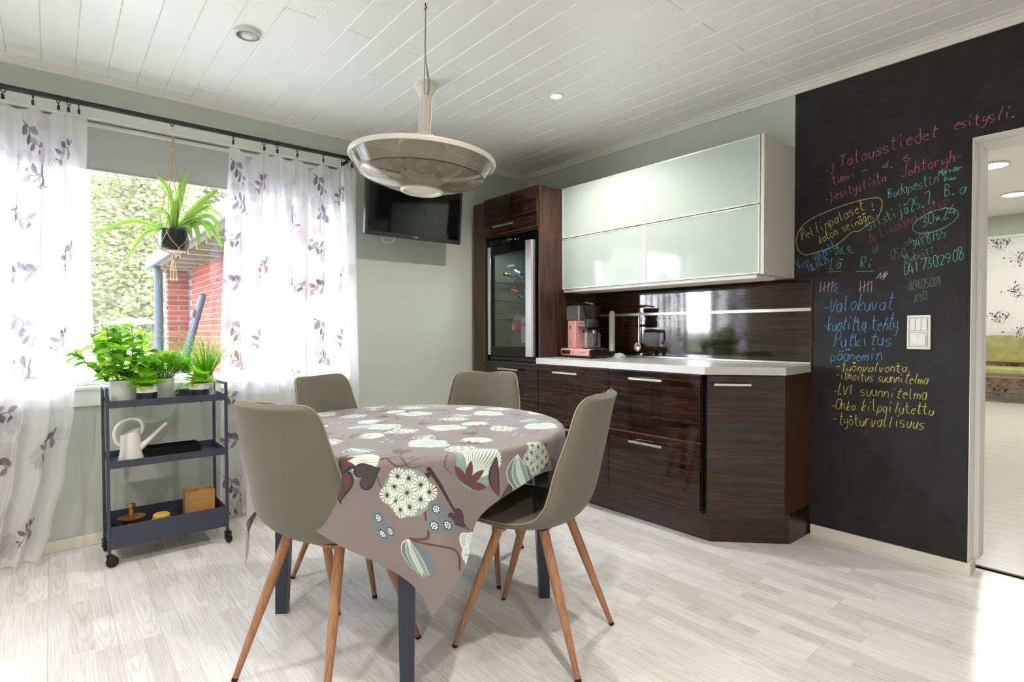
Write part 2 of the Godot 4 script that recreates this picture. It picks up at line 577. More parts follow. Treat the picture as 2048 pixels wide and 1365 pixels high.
func chalk_print() -> ImageTexture:
	var W := 768
	var H := 1600
	var n1 := FastNoiseLite.new()
	n1.seed = 3
	n1.frequency = 0.006
	n1.fractal_octaves = 5
	var n2 := FastNoiseLite.new()
	n2.seed = 8
	n2.frequency = 0.03
	n2.domain_warp_enabled = true
	var data := PackedByteArray()
	data.resize(W * H * 3)
	rng.seed = 17
	for y in H:
		for x in W:
			var v := 36.0 + n1.get_noise_2d(x * 1.4 + y * 0.3, y * 0.6) * 9.0 + maxf(0.0, n2.get_noise_2d(x * 0.5 + y * 0.4, y * 0.9 - x * 0.3) - 0.15) * 20.0 + rng.randf() * 3.0
			var i := (y * W + x) * 3
			data[i] = int(v)
			data[i + 1] = int(v * 0.97)
			data[i + 2] = int(v * 1.03)
	chalk_im = Image.create_from_data(W, H, false, Image.FORMAT_RGB8, data)
	var pink := c8(236, 106, 126)
	var dim := c8(150, 62, 70)
	var green := c8(110, 205, 165)
	var faint := c8(96, 132, 118)
	var yellow := c8(222, 218, 92)
	var blue := c8(84, 170, 226)
	var white := c8(206, 198, 214)
	chalk_text("*)", 2.403, 1.926, 2.447, 1.929, 0.0237, pink, 0.80)
	chalk_text("Talousstiedet", 2.469, 1.945, 2.883, 1.998, 0.0285, pink, 0.90)
	chalk_text("esitysli.", 2.937, 2.008, 3.155, 2.009, 0.0249, pink, 0.90)
	chalk_text("tuovi", 2.436, 1.866, 2.547, 1.882, 0.0235, pink, 0.80)
	chalk_text("-", 2.569, 1.886, 2.602, 1.894, 0.0227, pink, 0.80)
	chalk_text("4.", 2.660, 1.892, 2.718, 1.892, 0.0172, pink, 0.80)
	chalk_text("6", 2.743, 1.910, 2.777, 1.912, 0.0168, pink, 0.80)
	chalk_text("*)", 2.403, 1.770, 2.444, 1.778, 0.0237, pink, 0.80)
	chalk_text("esityslista", 2.447, 1.788, 2.681, 1.833, 0.0235, pink, 0.80)
	chalk_text("Johtoryh-", 2.738, 1.837, 2.973, 1.868, 0.0240, pink, 0.80)
	chalk_text("Budapestin", 2.687, 1.747, 2.888, 1.783, 0.0220, green, 0.80)
	chalk_text("Marras-", 2.888, 1.811, 2.978, 1.826, 0.0127, green, 0.80)
	chalk_text("kuu", 2.906, 1.786, 2.949, 1.786, 0.0114, green, 0.80)
	chalk_line(crom([board_px(2.259, 1.591), board_px(2.274, 1.650), board_px(2.334, 1.701), board_px(2.437, 1.735), board_px(2.535, 1.755), board_px(2.628, 1.761), board_px(2.661, 1.745), board_px(2.663, 1.704), board_px(2.641, 1.653), board_px(2.605, 1.634), board_px(2.568, 1.607), board_px(2.530, 1.603), board_px(2.491, 1.569), board_px(2.439, 1.539), board_px(2.371, 1.521), board_px(2.307, 1.513), board_px(2.271, 1.544), board_px(2.259, 1.591)], 6), yellow, 0.95)
	chalk_text("Pellinpalaset", 2.285, 1.591, 2.589, 1.710, 0.0245, yellow, 0.90)
	chalk_text("!", 2.613, 1.699, 2.640, 1.708, 0.0175, yellow, 0.80)
	chalk_text("katon seinään", 2.374, 1.565, 2.620, 1.659, 0.0213, yellow, 0.90)
	chalk_text("Siistijä", 2.602, 1.603, 2.774, 1.665, 0.0225, green, 0.80)
	chalk_text("25.7.", 2.779, 1.664, 2.881, 1.698, 0.0262, green, 0.80)
	chalk_text("B.a", 2.904, 1.716, 2.984, 1.717, 0.0229, green, 0.80)
	chalk_text("Artisaana", 2.612, 1.536, 2.810, 1.617, 0.0250, dim, 0.90)
	chalk_text("valssi", 2.828, 1.643, 2.940, 1.681, 0.0211, dim, 0.90)
	chalk_line(crom([board_px(2.962, 1.635), board_px(2.962, 1.619), board_px(2.951, 1.601), board_px(2.932, 1.585), board_px(2.907, 1.571), board_px(2.877, 1.561), board_px(2.848, 1.557), board_px(2.821, 1.560), board_px(2.802, 1.568), board_px(2.792, 1.582), board_px(2.792, 1.599), board_px(2.804, 1.617), board_px(2.824, 1.634), board_px(2.851, 1.648), board_px(2.881, 1.657), board_px(2.910, 1.660), board_px(2.935, 1.657), board_px(2.953, 1.648), board_px(2.962, 1.635)], 6), green, 0.80)
	chalk_text("30x24", 2.821, 1.585, 2.955, 1.625, 0.0235, green, 0.80)
	chalk_text("Vesi vaihettu", 2.271, 1.437, 2.472, 1.535, 0.0219, blue, 0.80)
	chalk_text("18.10.25", 2.322, 1.418, 2.426, 1.464, 0.0162, blue, 0.80)
	chalk_text("26.9.", 2.452, 1.501, 2.543, 1.502, 0.0170, green, 0.80)
	chalk_text("Lä", 2.426, 1.424, 2.479, 1.423, 0.0263, green, 0.80)
	chalk_line([board_px(2.420, 1.410), board_px(2.487, 1.410)], green, 0.80)
	chalk_text("Ri", 2.563, 1.415, 2.625, 1.414, 0.0253, green, 0.80)
	chalk_line([board_px(2.554, 1.402), board_px(2.634, 1.398)], green, 0.80)
	chalk_text("|||", 2.624, 1.486, 2.651, 1.490, 0.0149, faint, 0.80)
	chalk_text("sh", 2.758, 1.508, 2.797, 1.517, 0.0144, faint, 0.80)
	chalk_text("100", 2.810, 1.531, 2.856, 1.542, 0.0118, faint, 0.80)
	chalk_text("050", 2.702, 1.444, 2.767, 1.461, 0.0195, faint, 0.80)
	chalk_text("3416765", 2.786, 1.485, 2.919, 1.533, 0.0190, green, 0.60)
	chalk_text("Mobiili", 2.767, 1.424, 2.875, 1.462, 0.0167, green, 0.50)
	chalk_text("0417302908", 2.754, 1.365, 2.985, 1.425, 0.0240, green, 0.80)
	chalk_line([board_px(2.383, 1.307), board_px(2.387, 1.364)], white, 0.60)
	chalk_line([board_px(2.402, 1.306), board_px(2.406, 1.362)], white, 0.60)
	chalk_line([board_px(2.421, 1.305), board_px(2.425, 1.361)], white, 0.60)
	chalk_line([board_px(2.439, 1.304), board_px(2.444, 1.360)], white, 0.60)
	chalk_line([board_px(2.378, 1.309), board_px(2.449, 1.358)], pink, 0.80)
	chalk_line(crom([board_px(2.450, 1.351), board_px(2.465, 1.346), board_px(2.450, 1.335), board_px(2.467, 1.325), board_px(2.453, 1.313), board_px(2.469, 1.298)], 6), blue, 0.80)
	chalk_line([board_px(2.572, 1.296), board_px(2.574, 1.355)], white, 0.60)
	chalk_line([board_px(2.589, 1.295), board_px(2.592, 1.353)], white, 0.60)
	chalk_line([board_px(2.606, 1.295), board_px(2.609, 1.352)], white, 0.60)
	chalk_line([board_px(2.622, 1.294), board_px(2.624, 1.351)], white, 0.60)
	chalk_line([board_px(2.565, 1.308), board_px(2.623, 1.346)], pink, 0.80)
	chalk_line(crom([board_px(2.643, 1.357), board_px(2.662, 1.386), board_px(2.659, 1.360), board_px(2.685, 1.392), board_px(2.672, 1.363), board_px(2.692, 1.384), board_px(2.669, 1.350)], 6), white, 0.80)
	chalk_text("80405021", 2.771, 1.293, 2.907, 1.310, 0.0191, faint, 0.80)
	chalk_text("A30", 2.799, 1.233, 2.853, 1.249, 0.0166, faint, 0.80)
	chalk_text("-Valokuvat", 2.391, 1.200, 2.712, 1.206, 0.0372, blue, 0.90)
	chalk_text("-kuntitta tehty", 2.392, 1.102, 2.735, 1.105, 0.0346, blue, 0.90)
	chalk_text("Putkitus", 2.445, 1.021, 2.707, 1.030, 0.0341, blue, 0.90)
	chalk_text("päänemin", 2.431, 0.944, 2.669, 0.957, 0.0290, blue, 0.90)
	chalk_text("-työnvalvonta", 2.461, 0.893, 2.772, 0.902, 0.0235, yellow, 0.90)
	chalk_text("-ilmoitus suunnitelma", 2.461, 0.849, 2.854, 0.849, 0.0235, yellow, 0.90)
	chalk_text("-LVI suunnitelma", 2.443, 0.771, 2.852, 0.777, 0.0263, yellow, 0.90)
	chalk_text("-Onko kilpailutettu", 2.437, 0.689, 2.879, 0.708, 0.0263, yellow, 0.90)
	chalk_text("-työturvallisuus", 2.448, 0.613, 2.841, 0.638, 0.0289, yellow, 0.90)
	return ImageTexture.create_from_image(chalk_im)

func wallpaper_print() -> ImageTexture:
	var im := Image.create(768, 768, false, Image.FORMAT_RGB8)
	im.fill(c8(238, 239, 234))
	rng.seed = 23
	var ink := c8(52, 54, 56)
	for q in [[200, 180], [560, 420], [180, 600], [600, 90], [420, 690]]:
		var c := Vector2(q[0], q[1])
		for k in 26:
			var a := rng.randf() * TAU
			var g := rng.randi_range(120, 200)
			stroke(im, crom([c, c + Vector2(rng.randf_range(20, 60), rng.randf_range(-20, 20)).rotated(a), c + Vector2(rng.randf_range(60, 150), rng.randf_range(-40, 40)).rotated(a)], 5), 2.0, c8(g, g, g), 1.0)
		for k in 46:
			var p := c + Vector2(rng.randfn(0, 34), rng.randfn(0, 40))
			disc(im, p, rng.randf_range(1.5, 5.0), ink)
		for k in 9:
			var p := c + Vector2(rng.randfn(0, 70), rng.randfn(0, 50))
			fill_poly(im, leaf2(p, rng.randf_range(18, 38), 6, rng.randf() * TAU), ink)
		stroke(im, crom([c + Vector2(10, -60), c + Vector2(-22, -40), c + Vector2(-26, 0), c + Vector2(-4, 30)], 6), 10, ink, 4)
		stroke(im, crom([c + Vector2(60, -55), c + Vector2(78, -30), c + Vector2(58, -4)], 6), 3, ink, 10)
	return ImageTexture.create_from_image(im)

# light that shines through a leaf takes the leaf's colour
func leaf_light(m: StandardMaterial3D, share: float) -> void:
	var c := m.albedo_color.srgb_to_linear()
	var top := maxf(c.r, maxf(c.g, c.b))
	m.backlight_enabled = true
	m.backlight = Color(c.r / top * share, c.g / top * share, c.b / top * share).linear_to_srgb()

func make_materials() -> void:
	var fine := noise_tex(1, 0.05, [], 256, 3)
	var m := mat("wall_paint", c8(197, 203, 193), 0.7)
	bumpy(m, noise_tex(2, 0.09, [], 256, 3), 0.03)
	tri_map(m, Vector3(3, 3, 3))
	mat("white_paint", c8(238, 238, 233), 0.4)
	mat("ceiling_paint", c8(246, 246, 244), 0.32)
	mat("trim_paint", c8(232, 231, 222), 0.38)
	mat("skirting", c8(226, 222, 208), 0.42)
	m = mat("laminate", Color.WHITE, 0.23)
	m.albedo_texture = floor_print()
	mat("underlay", c8(70, 66, 60), 0.9)
	m = mat("pale_floor", c8(228, 227, 222), 0.3)
	m.albedo_texture = noise_tex(31, 0.02, [[0.0, c8(226, 222, 212)], [1.0, c8(246, 244, 238)]], 256)
	tri_map(m, Vector3(0.4, 1, 4))
	# dark striped veneer: grain along x and z, or upright
	var stripes := [[0.0, c8(12, 8, 8)], [0.3, c8(22, 14, 12)], [0.42, c8(50, 29, 23)], [0.48, c8(24, 15, 13)], [0.55, c8(38, 22, 18)], [0.61, c8(84, 48, 35)], [0.65, c8(30, 18, 15)], [0.75, c8(58, 33, 24)], [0.8, c8(26, 16, 14)], [1.0, c8(92, 54, 40)]]
	var vt := noise_tex(61, 0.014, stripes, 512, 5, 14.0)
	m = mat("veneer", Color.WHITE, 0.07, 0.0, 0.5)
	m.albedo_texture = vt
	tri_map(m, Vector3(0.15, 4.6, 0.15))
	m = mat("veneer_matt", Color.WHITE, 0.3)
	m.albedo_texture = vt
	tri_map(m, Vector3(0.15, 4.6, 0.15))
	m = mat("veneer_upright", c8(255, 240, 232), 0.28)
	m.albedo_texture = noise_tex(63, 0.012, [[0.0, c8(34, 22, 17)], [0.45, c8(64, 43, 34)], [0.7, c8(84, 60, 48)], [1.0, c8(52, 34, 27)]], 512, 4, 12.0)
	tri_map(m, Vector3(5.5, 0.3, 5.5))
	mat("edge_brown", c8(120, 74, 48), 0.5)
	mat("cabinet_dark", c8(18, 13, 12), 0.5)
	m = mat("splash", Color.WHITE, 0.055, 0.0, 0.62)
	m.albedo_texture = vt
	tri_map(m, Vector3(0.15, 4.6, 0.15))
	mat("alu", c8(205, 203, 196), 0.28, 0.9)
	mat("steel", c8(222, 216, 200), 0.22, 0.95)
	mat("chrome", c8(235, 235, 235), 0.06, 1.0)
	mat("steel_brushed", c8(212, 212, 212), 0.3, 0.85)
	mat("worktop", c8(196, 198, 192), 0.2)
	mat("worktop_edge", c8(208, 210, 209), 0.25)
	m = mat("door_glass", c8(182, 194, 187), 0.08, 0.0, 0.34)
	mat("door_alu", c8(232, 232, 228), 0.3, 0.2)
	mat("cab_white", c8(214, 213, 202), 0.45)
	mat("black_plastic", c8(16, 16, 18), 0.35)
	mat("black_gloss", c8(9, 9, 11), 0.08)
	mat("screen", c8(12, 12, 14), 0.06)
	mat("bezel", c8(42, 41, 44), 0.3)
	mat("white_plastic", c8(230, 230, 226), 0.4)
	mat("cream_plastic", c8(232, 228, 214), 0.35)
	m = mat("smoke_acrylic", c8(132, 126, 100), 0.03)
	m.transparency = BaseMaterial3D.TRANSPARENCY_ALPHA
	m.albedo_color.a = 0.40
	m = mat("clear_pane", c8(245, 250, 248), 0.0)
	m.transparency = BaseMaterial3D.TRANSPARENCY_ALPHA
	m.albedo_color.a = 0.03
	m = mat("clear_plastic", c8(210, 215, 215), 0.05)
	m.transparency = BaseMaterial3D.TRANSPARENCY_ALPHA
	m.albedo_color.a = 0.12
	m = mat("smoked_glass", c8(60, 68, 62), 0.03)
	m.transparency = BaseMaterial3D.TRANSPARENCY_ALPHA
	m.albedo_color.a = 0.28
	m = mat("crystal", c8(250, 250, 255, 10), 0.0)
	m.refraction_enabled = true
	m.refraction_scale = 0.05
	m.transparency = BaseMaterial3D.TRANSPARENCY_ALPHA
	# fabric of the chairs
	m = mat("tweed", c8(255, 255, 255), 0.9, 0.0, 0.3)
	m.albedo_texture = noise_tex(71, 0.32, [[0.0, c8(78, 75, 65)], [0.5, c8(113, 109, 95)], [1.0, c8(148, 143, 126)]], 512, 3)
	bumpy(m, noise_tex(72, 0.4, [], 256, 2), 0.06)
	tri_map(m, Vector3(6, 6, 6), false)
	m.rim_enabled = true
	m.rim = 0.35
	mat("tweed_seam", c8(150, 142, 120), 0.85)
	m = mat("leg_wood", c8(255, 255, 255), 0.4)
	m.albedo_texture = noise_tex(73, 0.03, [[0.0, c8(140, 94, 64)], [0.5, c8(172, 122, 86)], [1.0, c8(190, 142, 104)]], 256, 4)
	tri_map(m, Vector3(14, 0.8, 14), false)
	mat("rubber", c8(20, 19, 20), 0.7)
	m = mat("navy_paint", c8(44, 50, 66), 0.35)
	m = mat("cart_metal", c8(58, 62, 76), 0.42, 0.0)
	m = mat("tablecloth", Color.WHITE, 0.5, 0.0, 0.5)
	m.rim_enabled = true
	m.rim = 0.6
	m.albedo_texture = cloth_print()
	bumpy(m, noise_tex(74, 0.03, [], 256, 3), 0.04)
	m = mat("table_wood", c8(60, 62, 76), 0.4)
	m = mat("curtain_sheer", Color.WHITE, 0.9, 0.0, 0.2)
	m.albedo_texture = curtain_print()
	m.transparency = BaseMaterial3D.TRANSPARENCY_ALPHA
	m.backlight_enabled = true
	m.backlight = Color(0.9, 0.9, 0.9)
	m = mat("blind_fabric", c8(188, 190, 187), 0.85, 0.0, 0.2)
	m.backlight_enabled = true
	m.backlight = Color(0.35, 0.35, 0.35)
	mat("rod_black", c8(30, 30, 34), 0.4)
	m = mat("chalkboard", Color.WHITE, 0.62, 0.0, 0.4)
	m.albedo_texture = chalk_print()
	m = mat("wallpaper", Color.WHITE, 0.7)
	m.albedo_texture = wallpaper_print()
	tri_map(m, Vector3(0.85, 0.85, 0.85))
	m = mat("sofa_velvet", Color.WHITE, 0.8)
	m.albedo_texture = noise_tex(81, 0.02, [[0.0, c8(158, 156, 96)], [1.0, c8(188, 186, 128)]], 256)
	tri_map(m, Vector3(1, 1, 1))
	mat("carved_wood", c8(128, 82, 46), 0.4)
	mat("pink_enamel", c8(228, 168, 166), 0.3)
	mat("brass", c8(172, 132, 66), 0.32, 0.9)
	mat("gold_badge", c8(196, 158, 60), 0.3, 0.8)
	mat("dark_print", c8(60, 40, 42), 0.6)
	m = mat("bamboo", Color.WHITE, 0.45)
	m.albedo_texture = noise_tex(82, 0.03, [[0.0, c8(176, 122, 66)], [0.5, c8(196, 144, 86)], [1.0, c8(210, 162, 106)]], 256)
	tri_map(m, Vector3(3, 22, 3))
	mat("pot_grey", c8(206, 212, 206), 0.55)
	mat("pot_white", c8(236, 234, 228), 0.4)
	mat("pot_black", c8(30, 30, 36), 0.45)
	mat("planter_black", c8(34, 36, 38), 0.25)
	mat("terracotta_pink", c8(196, 140, 122), 0.7)
	mat("soil", c8(58, 44, 34), 0.95)
	for q in [["leaf_deep", c8(66, 120, 22), 0.35], ["leaf_mid", c8(112, 168, 30), 0.6], ["leaf_lime", c8(158, 196, 44), 0.7], ["leaf_dark", c8(48, 92, 30), 0.25], ["leaf_spider", c8(98, 132, 50), 0.4], ["leaf_cream", c8(196, 208, 144), 0.5]]:
		m = mat(q[0], q[1], 0.5, 0.0, 0.22)
		m.backlight_enabled = true
		leaf_light(m, q[2])
	mat("stem_green", c8(104, 140, 62), 0.6)
	mat("yarn", c8(198, 180, 142), 0.9)
	mat("bead", c8(216, 186, 128), 0.4)
	mat("can_white", c8(236, 234, 230), 0.35)
	mat("yellow_ceramic", c8(222, 180, 70), 0.4)
	m = mat("pouch_cloth", Color.WHITE, 0.8)
	m.albedo_texture = noise_tex(83, 0.12, [[0.0, c8(40, 44, 70)], [0.45, c8(90, 96, 130)], [0.55, c8(232, 232, 238)], [1.0, c8(240, 240, 244)]], 256, 2)
	tri_map(m, Vector3(5, 5, 5))
	# outdoors
	for k in 4:
		mat("brick%d" % k, [c8(88, 38, 25), c8(80, 34, 23), c8(95, 43, 28), c8(74, 33, 25)][k], 0.85)
	mat("mortar", c8(96, 93, 96), 0.9)
	mat("soffit", c8(104, 94, 78), 0.8)
	mat("roof_metal", c8(62, 64, 70), 0.5)
	mat("pipe_metal", c8(38, 40, 48), 0.6, 0.0, 0.2)
	m = mat("grass", Color.WHITE, 0.9)
	m.albedo_texture = noise_tex(84, 0.05, [[0.0, c8(60, 70, 36)], [1.0, c8(92, 98, 58)]], 256)
	tri_map(m, Vector3(0.5, 0.5, 0.5))
	m = mat("gravel", Color.WHITE, 0.95)
	m.albedo_texture = noise_tex(86, 0.2, [[0.0, c8(150, 148, 142)], [1.0, c8(206, 203, 196)]], 256)
	tri_map(m, Vector3(0.6, 0.6, 0.6))
	m = mat("birch_bark", Color.WHITE, 0.8)
	m.albedo_texture = noise_tex(85, 0.05, [[0.0, c8(26, 25, 24)], [0.4, c8(48, 46, 44)], [0.5, c8(120, 117, 113)], [1.0, c8(146, 143, 140)]], 256)
	tri_map(m, Vector3(2, 5, 2))
	mat("bark", c8(70, 62, 54), 0.9)
	for q in [["foliage_a", c8(94, 97, 66)], ["foliage_b", c8(80, 86, 63)], ["foliage_c", c8(106, 107, 80)], ["foliage_d", c8(66, 73, 55)]]:
		m = mat(q[0], q[1], 0.7)
		leaf_light(m, 0.13)
		m.metallic_specular = 0.2
	mat("tarp_teal", c8(80, 128, 122), 0.5)
	mat("car_grey", c8(96, 102, 112), 0.25)
	for n in ["brick0", "brick1", "brick2", "brick3", "mortar", "soffit", "roof_metal", "bark", "birch_bark", "gravel", "grass"]: M[n].metallic_specular = 0.12

# ------------------------------------------------------------------ the scene
func _ready() -> void:
	rng.seed = 1
	var cam := Camera3D.new()
	cam.name = "camera"
	cam.projection = Camera3D.PROJECTION_PERSPECTIVE
	cam.fov = rad_to_deg(2.0 * atan(682.5 / 1101.69))
	cam.near = 0.05
	cam.far = 300.0
	var fwd := Vector3(-0.76684, -0.01868, -0.64157).normalized()
	var right := Vector3(0.641715, -0.002692, -0.766939).normalized()
	cam.transform = Transform3D(Basis(right, right.cross(fwd), -fwd), Vector3(3.5822, 1.1057, 3.1432))
	add_child(cam)
	cam.current = true
	var env := Environment.new()
	var sky := Sky.new()
	var sm := ProceduralSkyMaterial.new()
	sm.sky_top_color = c8(206, 220, 240)
	sm.sky_horizon_color = c8(250, 250, 252)
	sm.ground_bottom_color = c8(150, 150, 140)
	sm.ground_horizon_color = c8(200, 200, 196)
	sm.sky_energy_multiplier = SKY_ENERGY
	sm.ground_energy_multiplier = SKY_ENERGY * 0.5
	sky.sky_material = sm
	env.background_mode = Environment.BG_SKY
	env.sky = sky
	env.ambient_light_source = Environment.AMBIENT_SOURCE_DISABLED
	env.tonemap_mode = Environment.TONE_MAPPER_LINEAR
	env.tonemap_exposure = EXPOSURE
	env.sdfgi_enabled = true
	env.ssao_enabled = true
	env.ssil_enabled = true
	var we := WorldEnvironment.new()
	we.name = "environment"
	we.environment = env
	add_child(we)
	var sun := DirectionalLight3D.new()
	sun.name = "sun"
	sun.light_color = Color(1.0, 0.96, 0.88)
	sun.light_energy = SUN_ENERGY
	sun.light_angular_distance = 2.0
	sun.shadow_enabled = true
	sun.sky_mode = DirectionalLight3D.SKY_MODE_LIGHT_ONLY
	add_child(sun)
	sun.look_at_from_position(Vector3.ZERO, Vector3(-0.34, -0.72, -0.6), Vector3.UP)
	make_materials()
	build_shell()
	build_outdoors()
	build_next_room()
	build_kitchen()
	build_window_dressing()
	build_table_and_chairs()
	build_lamp()
	build_ceiling_fittings()
	build_television()
	build_cart()
	build_hanging_plant()
	build_small_things()

const SKY_ENERGY := 5.0
const SUN_ENERGY := 0.6
const EXPOSURE := 1.18
const SPOT_ENERGY := 1.75

# ------------------------------------------------------------------ room
func build_shell() -> void:
	var RX := 5.4
	var RZ := 5.4
	# floor boards run along x
	var s := S()
	bx(s, Vector3(-0.02, -0.16, -0.175), Vector3(RX, -0.0125, RZ))
	var fl := structure(s, "floor", M.underlay, "whitewashed three-strip laminate floor of the dining kitchen")
	var bw := 0.194
	var bl := 1.29
	var shapes := []
	for k in 6:
		var b := S()
		b.set_uv(Vector2(0.5, (k + 0.5) / 6.0))
		bx(b, Vector3(0.0003, -0.0125, 0.0003), Vector3(bl - 0.0003, -0.0002, bw - 0.0003))
		quv(b, [Vector3(0.0003, 0, bw - 0.0003), Vector3(bl - 0.0003, 0, bw - 0.0003), Vector3(bl - 0.0003, 0, 0.0003), Vector3(0.0003, 0, 0.0003)],
			[Vector2(0, (k + 1) / 6.0), Vector2(1, (k + 1) / 6.0), Vector2(1, k / 6.0), Vector2(0, k / 6.0)])
		b.generate_normals()
		shapes.append(b.commit())
	rng.seed = 4
	var z := -0.13
	var row := 0
	while z < RZ:
		var x := -fposmod(row * 0.47, 1.0) * bl
		while x < RX:
			if x + bl > 0.02:
				var o := put(shapes[rng.randi() % 6], "floor_board", M.laminate, fl)
				o.position = Vector3(x, 0, z)
			x += bl
		z += bw
		row += 1
	# ceiling planks run along x
	s = S()
	bx(s, Vector3(-1.15, 2.446, -0.1), Vector3(RX + 0.2, 2.62, RZ + 0.2))
	var ce := structure(s, "ceiling", M.ceiling_paint, "white tongue-and-groove plank ceiling over the whole kitchen")
	var pw := 0.12832
	var pl := 2.05
	var ps := S()
	var c := 0.0026
	bx(ps, Vector3(0.0006, 2.43, 0.0004), Vector3(pl - 0.0006, 2.4465, pw - 0.0004), c)
	ps.generate_normals()
	var pm := ps.commit()
	for k in range(-24, 19):
		var z0 := 2.3903 - pw * (k + 1)
		if z0 < -0.12 or z0 > RZ: continue
		var x := (1.247 if posmod(k, 2) == 0 else 2.27) - pl * 2
		while x < RX:
			if x + pl > 0.0:
				var o := put(pm, "ceiling_plank", M.ceiling_paint, ce)
				o.position = Vector3(x, 0, z0)
			x += pl
	# walls
	s = S()
	for b in [[Vector3(-0.25, -0.4, -0.17), Vector3(0, 2.446, 1.62)], [Vector3(-0.25, -0.4, 3.9), Vector3(0, 2.446, RZ + 0.1)], [Vector3(-0.25, -0.4, 1.62), Vector3(0, 0.815, 3.9)], [Vector3(-0.25, 2.2, 1.62), Vector3(0, 2.446, 3.9)]]:
		bx(s, b[0], b[1])
	structure(s, "wall_left", M.wall_paint, "pale grey-green window wall behind the curtains and the television")
	s = S()
	bx(s, Vector3(0, -0.1, -0.17), Vector3(3.009, 3.0, 0))
	bx(s, Vector3(3.009, 1.955, -0.17), Vector3(3.95, 3.0, 0))
	bx(s, Vector3(3.95, -0.1, -0.17), Vector3(RX + 0.1, 3.0, 0))
	structure(s, "wall_back", M.wall_paint, "pale wall behind the dark kitchen run and the chalkboard")
	s = S()
	bx(s, Vector3(RX, -0.1, 0), Vector3(RX + 0.1, 2.446, RZ + 0.1))
	structure(s, "wall_right", M.white_paint, "white wall on the right of the kitchen, outside the view")
	s = S()
	bx(s, Vector3(0, -0.1, RZ), Vector3(RX, 2.446, RZ + 0.1))
	structure(s, "wall_front", M.white_paint, "white wall behind the photographer")
	# skirting
	s = S()
	bx(s, Vector3(0, 0, 0.6), Vector3(0.015, 0.0565, RZ), 0.003)
	structure(s, "baseboard_left", M.skirting, "cream skirting board along the window wall")
	s = S()
	bx(s, Vector3(2.345, 0, 0), Vector3(3.022, 0.0561, 0.012), 0.002)
	bx(s, Vector3(3.0095, 0, -0.098), Vector3(3.0215, 0.0561, 0.0), 0.002)
	bx(s, Vector3(3.98, 0, 0), Vector3(RX, 0.0561, 0.012), 0.002)
	var bb := structure(s, "baseboard_back", M.skirting, "cream skirting board under the chalkboard wall")
	for x in [2.43, 2.9]:
		var sc := S()
		lathe(sc, [Vector2(0, 0), Vector2(0.0035, 0), Vector2(0.0035, 0.0012), Vector2(0, 0.0012)], 12, Transform3D(Basis(Vector3.RIGHT, PI / 2), Vector3(x, 0.033, 0.0118)))
		put(sc, "screw_cap", M.bead, bb)
	# cornice
	var prof := [Vector2(0, 2.392), Vector2(0.012, 2.392), Vector2(0.014, 2.404), Vector2(0.022, 2.409), Vector2(0.024, 2.418), Vector2(0.036, 2.424), Vector2(0.038, 2.4305), Vector2(0, 2.4305)]
	s = S()
	prism(s, prof, Vector3.ZERO, Vector3.RIGHT, Vector3.UP, Vector3(0, 0, RZ))
	structure(s, "trim_1", M.trim_paint, "white moulded cornice over the window wall")
	s = S()
	prism(s, prof, Vector3.ZERO, Vector3.BACK, Vector3.UP, Vector3(RX, 0, 0))
	structure(s, "trim_2", M.trim_paint, "white moulded cornice over the kitchen wall")
	# doorway lining
	s = S()
	bx(s, Vector3(3.0092, 0.0565, -0.168), Vector3(3.0125, 1.952, 0.001), 0.0005)
	bx(s, Vector3(3.0092, 1.9515, -0.168), Vector3(3.95, 1.9548, 0.001), 0.0005)
	var dj := structure(s, "trim_3", M.white_paint, "white lining of the doorway beside the chalkboard")
	s = S()
	bx(s, Vector3(3.0125, 0.05, -0.20), Vector3(3.031, 1.9514, -0.098), 0.0008)
	put(s, "jamb", M.white_paint, dj)
	s = S()
	bx(s, Vector3(3.0305, 1.931, -0.20), Vector3(3.93, 1.9512, -0.098), 0.0008)
	put(s, "head", M.white_paint, dj)
	s = S()
	bx(s, Vector3(3.93, 0.0, -0.20), Vector3(3.9495, 1.931, -0.0), 0.002)
	put(s, "jamb", M.white_paint, dj)
	s = S()
	bx(s, Vector3(3.0125, 0.028, -0.1), Vector3(3.019, 0.05, -0.0985))
	put(s, "raw_end", M.bamboo, dj, "raw wooden end of the cut-off frame")
	s = S()
	bx(s, Vector3(3.0, -0.02, -0.182), Vector3(3.95, -0.006, -0.1755))
	put(s, "threshold_gap", M.black_plastic, dj)
	# chalkboard paint on the wall
	s = S()
	var uvf := func(v: Vector3): return Vector2((v.x - 2.25) / 1.15, (2.40 - v.y) / 2.40)
	for r in [[2.25, 0.0, 3.0092, 2.393], [3.0092, 1.955, 3.40, 2.393]]:
		face(s, [Vector3(r[0], r[1], 0.0018), Vector3(r[2], r[1], 0.0018), Vector3(r[2], r[3], 0.0018), Vector3(r[0], r[3], 0.0018)], Vector3.BACK, uvf)
		face(s, [Vector3(r[0], r[1], 0.0002), Vector3(r[2], r[1], 0.0002), Vector3(r[2], r[3], 0.0002), Vector3(r[0], r[3], 0.0002)], Vector3.FORWARD, uvf)
	face(s, [Vector3(2.25, 0, 0.0002), Vector3(2.25, 2.393, 0.0002), Vector3(2.25, 2.393, 0.0018), Vector3(2.25, 0, 0.0018)], Vector3.LEFT, uvf)
	face(s, [Vector3(3.0092, 0, 0.0002), Vector3(3.0092, 1.955, 0.0002), Vector3(3.0092, 1.955, 0.0018), Vector3(3.0092, 0, 0.0018)], Vector3.RIGHT, uvf)
	var cb := put(s, "chalkboard", M.chalkboard)
	meta(cb, "black chalkboard wall covered in pink, green, yellow and blue handwriting", "chalkboard")
	# window: casing on the wall, frame and panes in the opening
	s = S()
	bx(s, Vector3(0, 0.722, 1.56), Vector3(0.018, 0.815, 3.96), 0.003)
	bx(s, Vector3(0, 2.2, 1.56), Vector3(0.018, 2.256, 3.96), 0.003)
